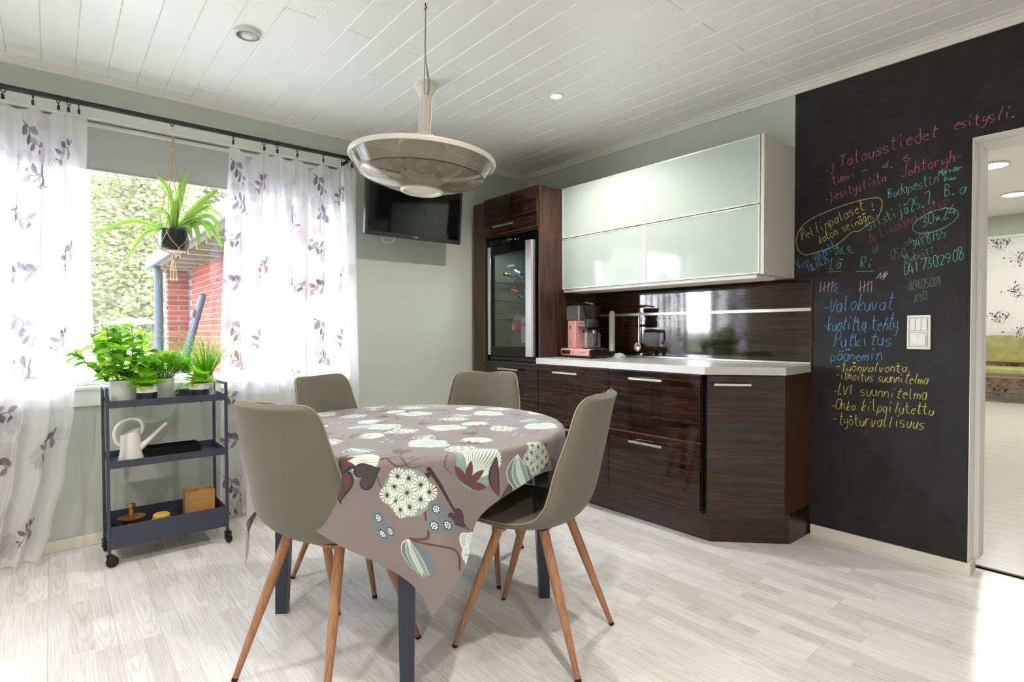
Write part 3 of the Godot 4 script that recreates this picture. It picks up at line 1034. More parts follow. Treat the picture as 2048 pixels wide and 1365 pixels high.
	bx(s, Vector3(0, 0.815, 1.56), Vector3(0.018, 2.2, 1.62), 0.003)
	bx(s, Vector3(0, 0.815, 3.9), Vector3(0.018, 2.2, 3.96), 0.003)
	var w := structure(s, "window_1", M.white_paint, "white casing of the wide window behind the floral curtains")
	for p in [["sill", Vector3(-0.2, 0.806, 1.62), Vector3(0.03, 0.824, 3.9)], ["bottom_rail", Vector3(-0.12, 0.824, 1.62), Vector3(-0.06, 0.86, 3.9)], ["top_rail", Vector3(-0.12, 2.14, 1.62), Vector3(-0.06, 2.2, 3.9)],
			["stile", Vector3(-0.12, 0.86, 1.62), Vector3(-0.06, 2.14, 1.67)], ["mullion", Vector3(-0.12, 0.86, 3.2), Vector3(-0.06, 2.14, 3.26)], ["stile", Vector3(-0.12, 0.86, 3.85), Vector3(-0.06, 2.14, 3.9)]]:
		s = S()
		bx(s, p[1], p[2], 0.003)
		put(s, p[0], M.white_paint, w)
	for p in [[1.67, 3.2], [3.26, 3.85]]:
		s = S()
		bx(s, Vector3(-0.093, 0.86, p[0]), Vector3(-0.089, 2.14, p[1]))
		put(s, "pane", M.clear_pane, w)

# ------------------------------------------------------------------ outdoors
func build_outdoors() -> void:
	var s := S()
	bx(s, Vector3(-70, -0.5, -60), Vector3(-0.26, -0.4, 60))
	structure(s, "floor_outdoors", M.gravel, "pale gravel yard outside the window")
	s = S()
	bx(s, Vector3(-70, -0.42, -60), Vector3(-11.0, -0.39, 60))
	structure(s, "floor_lawn", M.grass, "rough pale lawn under the trees outside")
	# brick wing: one wall along x facing +z, and a return facing +x
	var wing := thing("brick_wing", "red brick wing of the house outside the window", "building")
	s = S()
	bx(s, Vector3(-5.98, -0.4, 1.2), Vector3(-0.27, 2.12, 1.556))
	bx(s, Vector3(-5.98, -0.4, 1.54), Vector3(-5.712, 2.12, 1.845))
	put(s, "mortar_core", M.mortar, wing)
	var long := S()
	bx(long, Vector3(0, 0, -0.10), Vector3(0.257, 0.062, 0.0), 0.003)
	long.generate_normals()
	var lm := long.commit()
	var half := S()
	bx(half, Vector3(0, 0, -0.10), Vector3(0.123, 0.062, 0.0), 0.003)
	half.generate_normals()
	var hm := half.commit()
	rng.seed = 55
	var rest := S()
	for r in 33:
		var y := -0.38 + r * 0.075
		var x := -5.70 - (0.135 if r % 2 else 0.0)
		while x < -0.6:
			if x < -3.9 and y > 0.5 and x > -5.72:
				var o := put(lm, "brick", M["brick%d" % (rng.randi() % 4)], wing)
				o.position = Vector3(x, y, 1.568)
			elif x > -5.72:
				bx(rest, Vector3(x, y, 1.47), Vector3(x + 0.257, y + 0.062, 1.568))
			x += 0.27
		if y > 0.5:
			for q in ([[1.845, 0]] if r % 2 else [[1.845, 1], [1.705, 1]]):
				var o := put(hm if q[1] else lm, "brick", M["brick%d" % (rng.randi() % 4)], wing)
				o.transform = Transform3D(Basis(Vector3.UP, PI / 2), Vector3(-5.70, y, q[0]))
	var ro := put(rest, "brickwork", M.brick1, wing)
	ro.set_meta("kind", "stuff")
	# eave with gutter board and rafter tails
	s = S()
	prism(s, [Vector2(2.02, 2.10), Vector2(2.02, 2.22), Vector2(-2.0, 3.3), Vector2(-2.0, 3.15)], Vector3(-6.3, 0, 0), Vector3.BACK, Vector3.UP, Vector3(6.0, 0, 0))
	put(s, "roof", M.roof_metal, wing)
	s = S()
	bx(s, Vector3(-6.32, 2.03, 2.0), Vector3(-0.3, 2.16, 2.05), 0.01)
	put(s, "gutter_board", M.roof_metal, wing)
	s = S()
	bx(s, Vector3(-6.28, 2.055, 1.9), Vector3(-0.3, 2.085, 1.99), 0.004)
	put(s, "soffit_board", M.soffit, wing)
	for k in 12:
		s = S()
		bx(s, Vector3(-6.25 + k * 0.5, 2.0, 1.56), Vector3(-6.19 + k * 0.5, 2.1, 1.92), 0.005)
		put(s, "rafter_tail", M.soffit, wing)
	s = S()
	bx(s, Vector3(-6.28, 2.1, 1.56), Vector3(-0.3, 2.115, 1.92))
	put(s, "soffit", M.soffit, wing)
	s = S()
	tube(s, [Vector3(-5.84, 2.06, 1.94), Vector3(-5.84, 1.0, 1.94), Vector3(-5.84, -0.36, 1.94)], 0.055, 14)
	put(s, "downpipe", M.pipe_metal, wing, "dark grey rainwater pipe")
	var lp := thing("leaning_rack", "dark metal rack leaning against the brick wall outside", "rack")
	for k in 2:
		s = S()
		bar(s, Vector3(-4.05 - k * 0.06, 1.56, 1.70), Vector3(-5.32 - k * 0.06, -0.35, 1.95 + k * 0.05), 0.034)
		put(s, "tube", M.pipe_metal, lp)
	for k in 3:
		s = S()
		bx(s, Vector3(-0.05, -0.03, -0.05), Vector3(0.05, 0.03, 0.05), 0.01, Transform3D(Basis(Vector3.BACK, 0.95), Vector3(-4.22 - k * 0.42, 1.33 - k * 0.62, 1.75 + k * 0.08)))
		put(s, "clamp", M.rubber, lp)
	# garden things far off
	s = S()
	grid(s, 10, 4, func(u, v): return [Vector3(-12.2 + v * 0.5, 1.28 + 0.16 * sin(u * 2.6) * (1 - v) + 0.02 * sin(u * 17.0), 2.3 - u * 1.1), Vector2(u, v)])
	var tp := thing("tarpaulin", "teal tarpaulin stretched over a frame among the trees", "tarpaulin")
	put(s, "sheet", M.tarp_teal, tp)
	for q in [[-12.1, 2.25], [-12.1, 1.25]]:
		s = S()
		bar(s, Vector3(q[0], -0.4, q[1]), Vector3(q[0], 1.3, q[1]), 0.03)
		put(s, "post", M.bark, tp)
	var car := thing("car", "silver-grey car parked outside behind the window sill", "car", "", Vector3(-7.4, -0.4, 4.75))
	s = S()
	var body := [Vector2(-2.1, 0.35), Vector2(-2.15, 0.75), Vector2(-1.9, 0.92), Vector2(-1.1, 1.0), Vector2(-0.6, 1.42), Vector2(0.7, 1.46), Vector2(1.35, 1.02), Vector2(2.05, 0.9), Vector2(2.15, 0.4)]
	prism(s, body, Vector3(-0.85, 0, 0), Vector3.BACK, Vector3.UP, Vector3(1.7, 0, 0))
	put(s, "body", M.car_grey, car)
	s = S()
	prism(s, [Vector2(-1.0, 1.02), Vector2(-0.57, 1.38), Vector2(0.66, 1.41), Vector2(1.2, 1.02)], Vector3(-0.86, 0, 0), Vector3.BACK, Vector3.UP, Vector3(1.72, 0, 0))
	put(s, "side_windows", M.black_gloss, car)
	for q in [[-1.3, 0.8], [-1.3, -0.95], [1.3, 0.8], [1.3, -0.95]]:
		s = S()
		lathe(s, [Vector2(0, 0), Vector2(0.31, 0), Vector2(0.32, 0.03), Vector2(0.32, 0.17), Vector2(0.3, 0.2), Vector2(0, 0.2)], 24, Transform3D(Basis(Vector3.BACK, -PI / 2), Vector3(q[1] - 0.02, 0.32, q[0])))
		put(s, "wheel", M.rubber, car)
	# trees
	var trees := [
		[-9.0, 2.61, 9.0, 1.3, "birch", "foliage_c", "slim birch with white bark close behind the left curtain"],
		[-15.2, 1.1, 7.5, 2.1, "leafy", "foliage_a", "bright yellow-green tree just left of the rainwater pipe"],
		[-15.0, 5.6, 8.5, 2.1, "leafy", "foliage_c", "pale spring-green tree behind the left curtain"],
		[-15.5, -3.6, 7.0, 2.1, "leafy", "foliage_b", "olive-green tree behind the brick wing's roof"],
		[-20.5, 3.5, 9.0, 2.5, "leafy", "foliage_b", "tall olive tree farther back between the two nearest trees"],
		[-20.5, -1.6, 8.0, 2.5, "leafy", "foliage_c", "pale tree farther back above the tarpaulin"],
		[-20.5, 8.8, 10.0, 2.5, "leafy", "foliage_d", "dark green tree outside far to the left"],
		[-11.2, -0.2, 2.2, 0.9, "bush", "foliage_d", "low dark bush beside the brick wing"],
		[-12.6, 3.4, 2.2, 0.9, "bush", "foliage_b", "low olive bush behind the basil plant"],
		[-29.0, 1.2, 13.0, 4.0, "forest", "foliage_a", "forest-edge tree far behind the hanging plant"],
		[-29.0, 9.6, 13.0, 4.0, "forest", "foliage_b", "forest-edge tree far behind the birch trunk"],
		[-29.0, -7.2, 12.0, 4.0, "forest", "foliage_b", "forest-edge tree far behind the right curtain"]]
	rng.seed = 77
	for q in trees:
		var t := thing("birch_tree" if q[4] == "birch" else ("garden_bush" if q[4] == "bush" else "garden_tree"), q[6], "bush" if q[4] == "bush" else "tree", "", Vector3(q[0], -0.4, q[1]))
		var H: float = q[2]
		var R: float = q[3]
		var tr := 0.11 if q[4] == "birch" else 0.10
		s = S()
		tube(s, crom([Vector3(0, -0.05, 0), Vector3(0.05, H * 0.3, 0.06), Vector3(-0.08, H * 0.62, 0), Vector3(0.05, H * 0.95, 0.04)], 4), [tr, tr, tr * 0.95, tr * 0.9, tr * 0.85, tr * 0.8, tr * 0.7, tr * 0.62, tr * 0.5, tr * 0.4, tr * 0.3, tr * 0.2, tr * 0.1], 9)
		put(s, "trunk", M.birch_bark if q[4] == "birch" else M.bark, t)
		var br := S()
		var far: bool = q[4] == "forest"
		var low := 0.55 if q[4] == "birch" else (0.05 if q[4] == "bush" else 0.12)
		for k in 18:
			var a := rng.randf() * TAU
			var y0 := H * rng.randf_range(low, 0.85)
			var l := R * rng.randf_range(0.5, 0.95)
			tube(br, crom([Vector3(0, y0, 0), Vector3(cos(a) * l * 0.5, y0 + l * 0.25, sin(a) * l * 0.5), Vector3(cos(a) * l, y0 + l * 0.35, sin(a) * l)], 3), [0.035, 0.03, 0.026, 0.02, 0.016, 0.012, 0.006], 5)
		put(br, "branches", M.bark, t)
		var fo := S()
		flat(fo)
		var n := (26000 if far else 16000) if q[4] != "bush" else 4000
		if q[4] == "birch": n = 3000
		for k in n:
			var yy := rng.randf_range(low, 1.0)
			var rr := R * sqrt(rng.randf()) * (1.0 - (0.2 if far else 0.45) * yy) * rng.randf_range(0.75, 1.1)
			var a := rng.randf() * TAU
			var clump := sin(a * 5.0 + yy * 21.0) * 0.5 + sin(a * 3.0 - yy * 13.0) * 0.5
			if clump < -0.35 and rng.randf() < (0.2 if far else 0.6): continue
			var p := Vector3(cos(a) * rr, yy * H + rng.randfn(0, 0.1), sin(a) * rr)
			var e := Basis.from_euler(Vector3(rng.randf() * TAU, rng.randf() * TAU, 0))
			var w := rng.randf_range(0.04, 0.09) * (1.1 if q[0] > -16.0 else (2.6 if far else 1.5))
			quad(fo, p - e.x * w, p - e.y * w * 0.6, p + e.x * w, p + e.y * w * 0.6)
		var f := put(fo, "foliage", M[q[5]], t)
		f.set_meta("kind", "stuff")

# ------------------------------------------------------------------ the room beyond the doorway
func build_next_room() -> void:
	var s := S()
	bx(s, Vector3(-0.3, -0.16, -8.6), Vector3(5.6, 0.0, -0.182))
	structure(s, "floor_next_room", M.pale_floor, "pale glossy floor of the room beyond the doorway")
	s = S()
	bx(s, Vector3(-0.3, 2.92, -8.6), Vector3(5.6, 3.05, -0.1))
	structure(s, "ceiling_next_room", M.ceiling_paint, "white ceiling of the room beyond the doorway")
	s = S()
	bx(s, Vector3(-0.3, -0.1, -8.6), Vector3(5.6, 2.55, -8.48))
	var wf := structure(s, "wall_far", M.wallpaper, "white wallpaper with black ink birds and branches behind the sofa")
	s = S()
	bx(s, Vector3(-0.3, 2.55, -8.6), Vector3(5.6, 3.0, -8.485))
	put(s, "upper_strip", M.wall_paint, wf)
	s = S()
	bx(s, Vector3(-0.3, 2.55, -8.49), Vector3(5.6, 2.6, -8.455), 0.006)
	put(s, "picture_rail", M.white_paint, wf)
	s = S()
	bx(s, Vector3(-0.3, -0.1, -8.6), Vector3(-0.2, 3.0, -0.17))
	structure(s, "wall_far_left", M.wall_paint, "pale left wall of the room beyond the doorway")
	s = S()
	bx(s, Vector3(5.5, -0.1, -8.6), Vector3(5.6, 3.0, -0.17))
	structure(s, "wall_far_right", M.wall_paint, "pale right wall of the room beyond the doorway")
	var i := 0
	for q in [[2.303, -4.824, "round ceiling light beyond the doorway, nearer of the two"], [2.229, -6.739, "round ceiling light beyond the doorway, closer to the sofa"], [4.1, -2.2, "round ceiling light beyond the doorway, outside the view"]]:
		var t := thing("ceiling_light", q[2], "light", "round lights of the next room", Vector3(q[0], 2.92, q[1]))
		s = S()
		lathe(s, [Vector2(0, -0.018), Vector2(0.14, -0.018), Vector2(0.15, -0.012), Vector2(0.15, 0.0)], 32)
		put(s, "rim", M.white_paint, t)
		s = S()
		lathe(s, [Vector2(0, -0.0215), Vector2(0.128, -0.0215), Vector2(0.13, -0.0185), Vector2(0, -0.0185)], 32)
		put(s, "diffuser", glow("diffuser_glow", Color(1, 0.98, 0.95), 4.0), t)
		lamp_area(t, Vector3(0, -0.03, 0), 0.24, ROOM2_ENERGY if i < 2 else ROOM2_ENERGY * 0.45)
		i += 1
	# sofa: carved frame with green upholstery
	var so := thing("carved_sofa", "antique sofa with green upholstery and carved wooden stretcher", "sofa", "", Vector3(1.62, 0, -8.1))
	var L := 1.7
	s = S()
	var top := []
	for k in 25:
		var x := L * k / 24.0
		top.append(Vector2(x, 0.98 + 0.035 * sin(PI * k / 24.0 * 3.0 + 0.4)))
	var bk: Array = [Vector2(0, 0.60)] + top + [Vector2(L, 0.60)]
	prism(s, bk, Vector3(0, 0, -0.3), Vector3.RIGHT, Vector3.UP, Vector3(0, 0, 0.07))
	put(s, "backrest", M.sofa_velvet, so)
	s = S()
	bx(s, Vector3(0, 0.575, -0.31), Vector3(L, 0.60, -0.22), 0.005)
	put(s, "back_rail", M.carved_wood, so)
	s = S()
	bx(s, Vector3(0.02, 0.42, -0.26), Vector3(L - 0.02, 0.53, 0.3), 0.03)
	put(s, "seat", M.sofa_velvet, so)
	for x in [0.03, 0.86, L - 0.03]:
		for zz in [-0.26, 0.27]:
			s = S()
			lathe(s, [Vector2(0, 0), Vector2(0.026, 0), Vector2(0.034, 0.03), Vector2(0.02, 0.06), Vector2(0.03, 0.12), Vector2(0.018, 0.16), Vector2(0.03, 0.22), Vector2(0.02, 0.3), Vector2(0.028, 0.42), Vector2(0, 0.42)], 12, Transform3D(Basis(), Vector3(x, 0, zz)))
			put(s, "leg", M.carved_wood, so)
	s = S()
	for k in 8:
		var x0 := 0.08 + k * 0.2
		var dir := 1.0 if k % 2 else -1.0
		var pts := []
		for j in 22:
			var a := j / 21.0 * TAU * 1.4
			pts.append(Vector3(x0 + 0.1 + dir * cos(a) * (0.075 - 0.0022 * j), 0.30 + sin(a) * (0.055 - 0.0018 * j), 0.28))
		tube(s, pts, 0.013, 6)
	bx(s, Vector3(0.05, 0.225, 0.265), Vector3(L - 0.05, 0.243, 0.295), 0.004)
	bx(s, Vector3(0.05, 0.36, 0.265), Vector3(L - 0.05, 0.376, 0.295), 0.004)
	put(s, "carved_apron", M.carved_wood, so)
	s = S()
	var tw := []
	var rr := []
	for k in 120:
		tw.append(Vector3(0.05 + (L - 0.1) * k / 119.0, 0.15, 0.28))
		rr.append(0.014 + 0.006 * sin(k * 0.9))
	tube(s, tw, rr, 8)
	put(s, "twisted_stretcher", M.carved_wood, so)
	s = S()
	bar(s, Vector3(0.0, 0.72, -0.2), Vector3(0.0, 0.72, 0.2), 0.022)
	put(s, "armrest", M.carved_wood, so)

const ROOM2_ENERGY := 4.0

func glow(n: String, c: Color, e: float) -> StandardMaterial3D:
	if M.has(n): return M[n]
	var m := mat(n, c, 0.5)
	m.emission_enabled = true
	m.emission = c
	m.emission_energy_multiplier = e
	return m

func lamp_area(parent: Node3D, at: Vector3, size: float, e: float, c := Color(1, 0.985, 0.96)) -> void:
	var l := AreaLight3D.new()
	l.name = "light"
	l.area_size = Vector2(size, size)
	l.light_energy = e
	l.light_color = c
	l.area_range = 14.0
	l.shadow_enabled = true
	parent.add_child(l)
	l.position = at
	l.rotation.x = -PI / 2

# ------------------------------------------------------------------ kitchen run
func handle(parent: Node, a: Vector3, b: Vector3, out: Vector3) -> void:
	var s := S()
	var d := (b - a).normalized()
	var t := Transform3D(Basis(d, Vector3.UP, d.cross(Vector3.UP)), a)
	bx(s, Vector3(0, -0.006, -0.005), Vector3(a.distance_to(b), 0.006, 0.005), 0.0015, Transform3D(t.basis, a + out * 0.032))
	for k in [0.14, 0.86]:
		var p := a.lerp(b, k)
		bar(s, p + out * 0.0005, p + out * 0.028, 0.004, 10)
	s.generate_normals()
	var o := MeshInstance3D.new()
	o.name = "handle"
	o.mesh = s.commit()
	o.material_override = M.steel
	parent.add_child(o, true)

func front(parent: Node, n: String, x0: float, x1: float, y0: float, y1: float, hx0: float, hx1: float, hy: float) -> void:
	var s := S()
	bx(s, Vector3(x0, y0, 0.572), Vector3(x1, y1, 0.590), 0.0012)
	var f := put(s, n, M.veneer, parent)
	for y in [y0 + 0.0001, y1 - 0.0001]:
		s = S()
		bx(s, Vector3(x0 + 0.001, y - 0.0007, 0.5735), Vector3(x1 - 0.001, y + 0.0007, 0.5904))
		put(s, "edge_band", M.edge_brown, f)
	handle(f, Vector3(hx0, hy, 0.590), Vector3(hx1, hy, 0.590), Vector3.BACK)

func build_kitchen() -> void:
	var s := S()
	# tall unit with the niche for the bottle cooler
	var t := thing("tall_cabinet", "tall dark striped-veneer cabinet around the bottle cooler", "cabinet")
	s = S()
	bx(s, Vector3(0.044, 0.15, 0.001), Vector3(0.198, 2.093, 0.575), 0.001)
	put(s, "filler_panel", M.veneer_upright, t)
	s = S()
	bx(s, Vector3(0.79, 0.15, 0.001), Vector3(0.8065, 2.102, 0.570), 0.001)
	put(s, "side_panel", M.veneer_upright, t)
	s = S()
	bx(s, Vector3(0.199, 0.15, 0.001), Vector3(0.216, 2.1, 0.570), 0.001)
	bx(s, Vector3(0.216, 1.803, 0.001), Vector3(0.79, 1.82, 0.570), 0.001)
	bx(s, Vector3(0.216, 0.862, 0.001), Vector3(0.79, 0.880, 0.570), 0.001)
	bx(s, Vector3(0.216, 2.084, 0.001), Vector3(0.79, 2.1, 0.570), 0.001)
	bx(s, Vector3(0.216, 0.15, 0.001), Vector3(0.79, 2.084, 0.012))
	bx(s, Vector3(0.216, 0.15, 0.012), Vector3(0.79, 0.168, 0.570))
	put(s, "carcass", M.cabinet_dark, t)
	front(t, "top_door", 0.2, 0.7985, 1.823, 2.1, 0.354, 0.579, 1.874)
	front(t, "drawer", 0.2, 0.804, 0.523, 0.872, 0.40, 0.63, 0.828)
	front(t, "drawer", 0.2, 0.804, 0.166, 0.519, 0.40, 0.63, 0.476)
	# base units
	for q in [["dark striped drawer cabinet right of the bottle cooler", 0.8085, 1.425, 0.98, 1.2], ["dark striped drawer cabinet in the middle of the worktop", 1.4285, 2.036, 1.603, 1.825]]:
		t = thing("drawer_cabinet", q[0], "cabinet", "base cabinets under the worktop")
		s = S()
		bx(s, Vector3(q[1], 0.15, 0.001), Vector3(q[2], 0.878, 0.570), 0.001)
		put(s, "carcass", M.cabinet_dark, t)
		front(t, "drawer", q[1] + 0.0005, q[2] - 0.0015, 0.523, 0.872, q[3], q[4], 0.832)
		front(t, "drawer", q[1] + 0.0005, q[2] - 0.0015, 0.166, 0.519, q[3], q[4], 0.472)
	t = thing("angled_cabinet", "dark striped cabinet with angled door beside the chalkboard", "cabinet", "base cabinets under the worktop")
	s = S()
	prism(s, [Vector2(2.0385, 0.001), Vector2(2.0385, 0.555), Vector2(2.052, 0.562), Vector2(2.330, 0.332), Vector2(2.328, 0.001)], Vector3(0, 0.16, 0), Vector3.RIGHT, Vector3.BACK, Vector3(0, 0.7185, 0))
	put(s, "carcass", M.cabinet_dark, t)
	s = S()
	bx(s, Vector3(2.328, 0.16, 0.0025), Vector3(2.345, 0.878, 0.335), 0.001)
	put(s, "side_panel", M.veneer_upright, t)
	var a := Vector3(2.060, 0, 0.570)
	var b := Vector3(2.344, 0, 0.336)
	var d := (b - a).normalized()
	var nn := Vector3(-d.z, 0, d.x).normalized()
	if nn.z < 0: nn = -nn
	var bt := Transform3D(Basis(d, Vector3.UP, nn), a)
	s = S()
	bx(s, Vector3(0, 0.166, 0.0), Vector3(a.distance_to(b), 0.872, 0.018), 0.0012, bt)
	var dr := put(s, "door", M.veneer, t)
	for y in [0.1655, 0.8715]:
		s = S()
		bx(s, Vector3(0.001, y, 0.001), Vector3(a.distance_to(b) - 0.001, y + 0.0012, 0.0184), 0, bt)
		put(s, "edge_band", M.edge_brown, dr)
	s = S()
	bx(s, Vector3(a.distance_to(b) - 0.0005, 0.167, 0.0), Vector3(a.distance_to(b) + 0.0006, 0.871, 0.0183), 0, bt)
	put(s, "edge_band", M.edge_brown, dr)
	handle(dr, bt * Vector3(0.028, 0.832, 0.018), bt * Vector3(0.205, 0.832, 0.018), nn)
	# plinth
	s = S()
	prism(s, [Vector2(0.05, 0.002), Vector2(0.05, 0.515), Vector2(2.049, 0.515), Vector2(2.336, 0.2385), Vector2(2.336, 0.002)], Vector3.ZERO, Vector3.RIGHT, Vector3.BACK, Vector3(0, 0.149, 0))
	var pl := put(s, "plinth", M.veneer_matt)
	meta(pl, "dark veneer plinth along the floor under the base cabinets", "plinth")
	# worktop
	var wt := thing("worktop", "pale grey worktop with a slanted end beside the chalkboard", "worktop")
	s = S()
	var top := [Vector2(0.8075, 0.011), Vector2(0.8075, 0.608), Vector2(2.074, 0.608), Vector2(2.368, 0.3644), Vector2(2.3445, 0.011)]
	prism(s, top, Vector3(0, 0.8805, 0), Vector3.RIGHT, Vector3.BACK, Vector3(0, 0.0395, 0))
	put(s, "slab", M.worktop, wt)
	s = S()
	bx(s, Vector3(0.8075, 0.8805, 0.608), Vector3(2.0742, 0.9198, 0.6092))
	put(s, "edge_strip", M.worktop_edge, wt)
	s = S()
	bx(s, Vector3(0.809, 0.9201, 0.011), Vector3(2.3435, 0.932, 0.02), 0.002)
	put(s, "wall_strip", M.alu, wt)
	# splashback with the hanging rail
	var sp := thing("splashback", "glossy dark striped splashback between worktop and wall cabinet", "splashback")
	s = S()
	bx(s, Vector3(0.8075, 0.8815, 0.0022), Vector3(2.3425, 1.388, 0.0105), 0.0006)
	put(s, "panel", M.splash, sp)
	s = S()
	bx(s, Vector3(2.3425, 0.9205, 0.0022), Vector3(2.3437, 1.388, 0.0108))
	put(s, "edge_band", M.edge_brown, sp)
	s = S()
	bx(s, Vector3(0.86, 1.207, 0.0105), Vector3(2.343, 1.213, 0.020), 0.001)
	bx(s, Vector3(0.86, 1.219, 0.0105), Vector3(2.343, 1.225, 0.020), 0.001)
	bx(s, Vector3(0.86, 1.211, 0.0105), Vector3(2.343, 1.221, 0.013))
	put(s, "rail", M.alu, sp)
	# wall cabinet with four lift-up glass doors
	var u := thing("wall_cabinet", "wall cabinet with four white glass doors in aluminium frames", "cabinet")
	s = S()
	bx(s, Vector3(0.808, 1.396, 0.0025), Vector3(2.2305, 2.104, 0.334), 0.001)
	put(s, "carcass", M.cab_white, u)
	s = S()
	bx(s, Vector3(2.2315, 1.393, 0.0025), Vector3(2.25, 2.106, 0.356), 0.001)
	put(s, "side_panel", M.cab_white, u)
	s = S()
	bx(s, Vector3(0.81, 1.374, 0.14), Vector3(2.21, 1.3955, 0.35), 0.004)
	put(s, "light_pelmet", M.white_plastic, u)
	for q in [[0.8085, 1.5125, 1.3965, 1.7505], [1.5155, 2.2265, 1.3965, 1.7505], [0.8085, 1.5125, 1.7555, 2.105], [1.5155, 2.2265, 1.7555, 2.105]]:
		s = S()
		var w := 0.007
		bx(s, Vector3(q[0], q[2], 0.336), Vector3(q[0] + w, q[3], 0.356), 0.0008)
		bx(s, Vector3(q[1] - w, q[2], 0.336), Vector3(q[1], q[3], 0.356), 0.0008)
		bx(s, Vector3(q[0] + w, q[3] - w, 0.336), Vector3(q[1] - w, q[3], 0.356), 0.0008)
		bx(s, Vector3(q[0] + w, q[2], 0.336), Vector3(q[1] - w, q[2] + w, 0.359), 0.0008)
		var f := put(s, "door", M.door_alu, u)
		s = S()
		bx(s, Vector3(q[0] + w, q[2] + w, 0.338), Vector3(q[1] - w, q[3] - w, 0.3535))
		put(s, "glass", M.door_glass, f)
		s = S()
		bx(s, Vector3(q[1] - 0.075, q[2] - 0.001, 0.356), Vector3(q[1] - 0.04, q[2] + 0.0045, 0.362), 0.001)
		put(s, "pull", M.alu, f)
	build_cooler()
	build_coffee_maker()
	# on and under the rail
	t = thing("coffee_scoop", "round metal coffee scoop hanging from the splashback rail", "scoop", "", Vector3(1.223, 1.218, 0.021))
	s = S()
	tube(s, crom([Vector3(0, 0.006, -0.002), Vector3(0, 0.014, 0.003), Vector3(0, 0.004, 0.008), Vector3(0, -0.03, 0.008)], 5), 0.0022, 6)
	put(s, "hook", M.alu, t)
	s = S()
	bx(s, Vector3(-0.004, -0.205, 0.004), Vector3(0.004, -0.022, 0.0065), 0.001)
	put(s, "handle", M.steel, t)
	s = S()
	lathe(s, [Vector2(0, 0.0), Vector2(0.018, 0.002), Vector2(0.026, 0.01), Vector2(0.029, 0.02), Vector2(0.027, 0.02), Vector2(0.023, 0.011), Vector2(0.0, 0.004)], 24, Transform3D(Basis(Vector3.RIGHT, PI / 2), Vector3(0, -0.228, 0.0)))
	put(s, "bowl", M.steel, t)
	t = thing("hanging_hook", "small bent metal hook on the rail behind the coffee maker", "hook", "", Vector3(1.0, 1.216, 0.0215))
	s = S()
	tube(s, crom([Vector3(-0.016, 0.012, 0.002), Vector3(-0.006, 0.024, 0.006), Vector3(0.004, 0.02, 0.008), Vector3(0.008, -0.01, 0.008), Vector3(0.013, -0.034, 0.008)], 5), 0.003, 8)
	put(s, "wire", M.chrome, t)
	t = thing("bottle", "slim pale grey-green bottle with rounded top behind the coffee maker", "bottle", "", Vector3(1.064, 0.92, 0.12))
	s = S()
	lathe(s, [Vector2(0, 0.042), Vector2(0.0215, 0.042), Vector2(0.0215, 0.295), Vector2(0.019, 0.312), Vector2(0.01, 0.322), Vector2(0, 0.325)], 24)
	put(s, "body", M.pot_grey, t)
	s = S()
	lathe(s, [Vector2(0, 0.0005), Vector2(0.032, 0.0005), Vector2(0.034, 0.01), Vector2(0.033, 0.036), Vector2(0.022, 0.0419), Vector2(0, 0.0419)], 24)
	put(s, "base", M.black_plastic, t)
	t = thing("crumpled_bag", "small crumpled pale bag on the worktop beside the coffee maker", "bag", "", Vector3(1.17, 0.92, 0.17))
	s = S()
	rng.seed = 14
	var nz := FastNoiseLite.new()
	nz.frequency = 1.3
	grid(s, 26, 12, func(uu, v):
		var th: float = uu * TAU
		var ph: float = v * PI * 0.5
		var r := 1.0 + 0.5 * nz.get_noise_3d(cos(th) * sin(ph) * 2.4, cos(ph) * 2.4, sin(th) * sin(ph) * 2.4)
		return [Vector3(cos(th) * sin(ph) * 0.045 * r, 0.001 + cos(ph) * 0.028 * r, sin(th) * sin(ph) * 0.035 * r), Vector2(uu, v)])
	put(s, "sheet", M.pot_grey, t)
	# switch panel on the chalkboard
	t = thing("light_switch", "white light switch panel with two rows of rockers on the chalkboard", "switch", "", Vector3(2.821, 1.093, 0.0019))
	s = S()
	bx(s, Vector3(-0.046, -0.08, 0), Vector3(0.046, 0.08, 0.003), 0.001)
	bx(s, Vector3(-0.046, 0.0685, 0.003), Vector3(0.046, 0.08, 0.010), 0.002)
	bx(s, Vector3(-0.046, -0.08, 0.003), Vector3(0.046, -0.0685, 0.010), 0.002)
	bx(s, Vector3(-0.046, -0.0685, 0.003), Vector3(-0.0365, 0.0685, 0.010), 0.002)
	bx(s, Vector3(0.0365, -0.0685, 0.003), Vector3(0.046, 0.0685, 0.010), 0.002)
	bx(s, Vector3(-0.0365, 0.0005, 0.003), Vector3(0.0365, 0.0075, 0.010), 0.001)
	put(s, "frame", M.white_plastic, t)
	for k in 3:
		s = S()
		bx(s, Vector3(-0.0345 + k * 0.0235, 0.0098, 0.003), Vector3(-0.0130 + k * 0.0235, 0.0662, 0.0125), 0.0015)
		put(s, "rocker", M.white_plastic, t)
	s = S()
	bx(s, Vector3(-0.0342, -0.0662, 0.003), Vector3(0.0342, -0.0018, 0.0105), 0.0012)
	put(s, "inner_plate", M.white_plastic, t)
	s = S()
	bx(s, Vector3(-0.029, -0.061, 0.0105), Vector3(0.029, -0.009, 0.0165), 0.0022)
	put(s, "rocker", M.white_plastic, t)
	s = S()
	prism(s, [Vector2(-0.004, -0.011), Vector2(0.004, -0.011), Vector2(0.0008, -0.028), Vector2(-0.0008, -0.028)], Vector3(0, 0, 0.0164), Vector3.RIGHT, Vector3.UP, Vector3(0, 0, 0.0006))
	put(s, "mark", M.pot_grey, t)

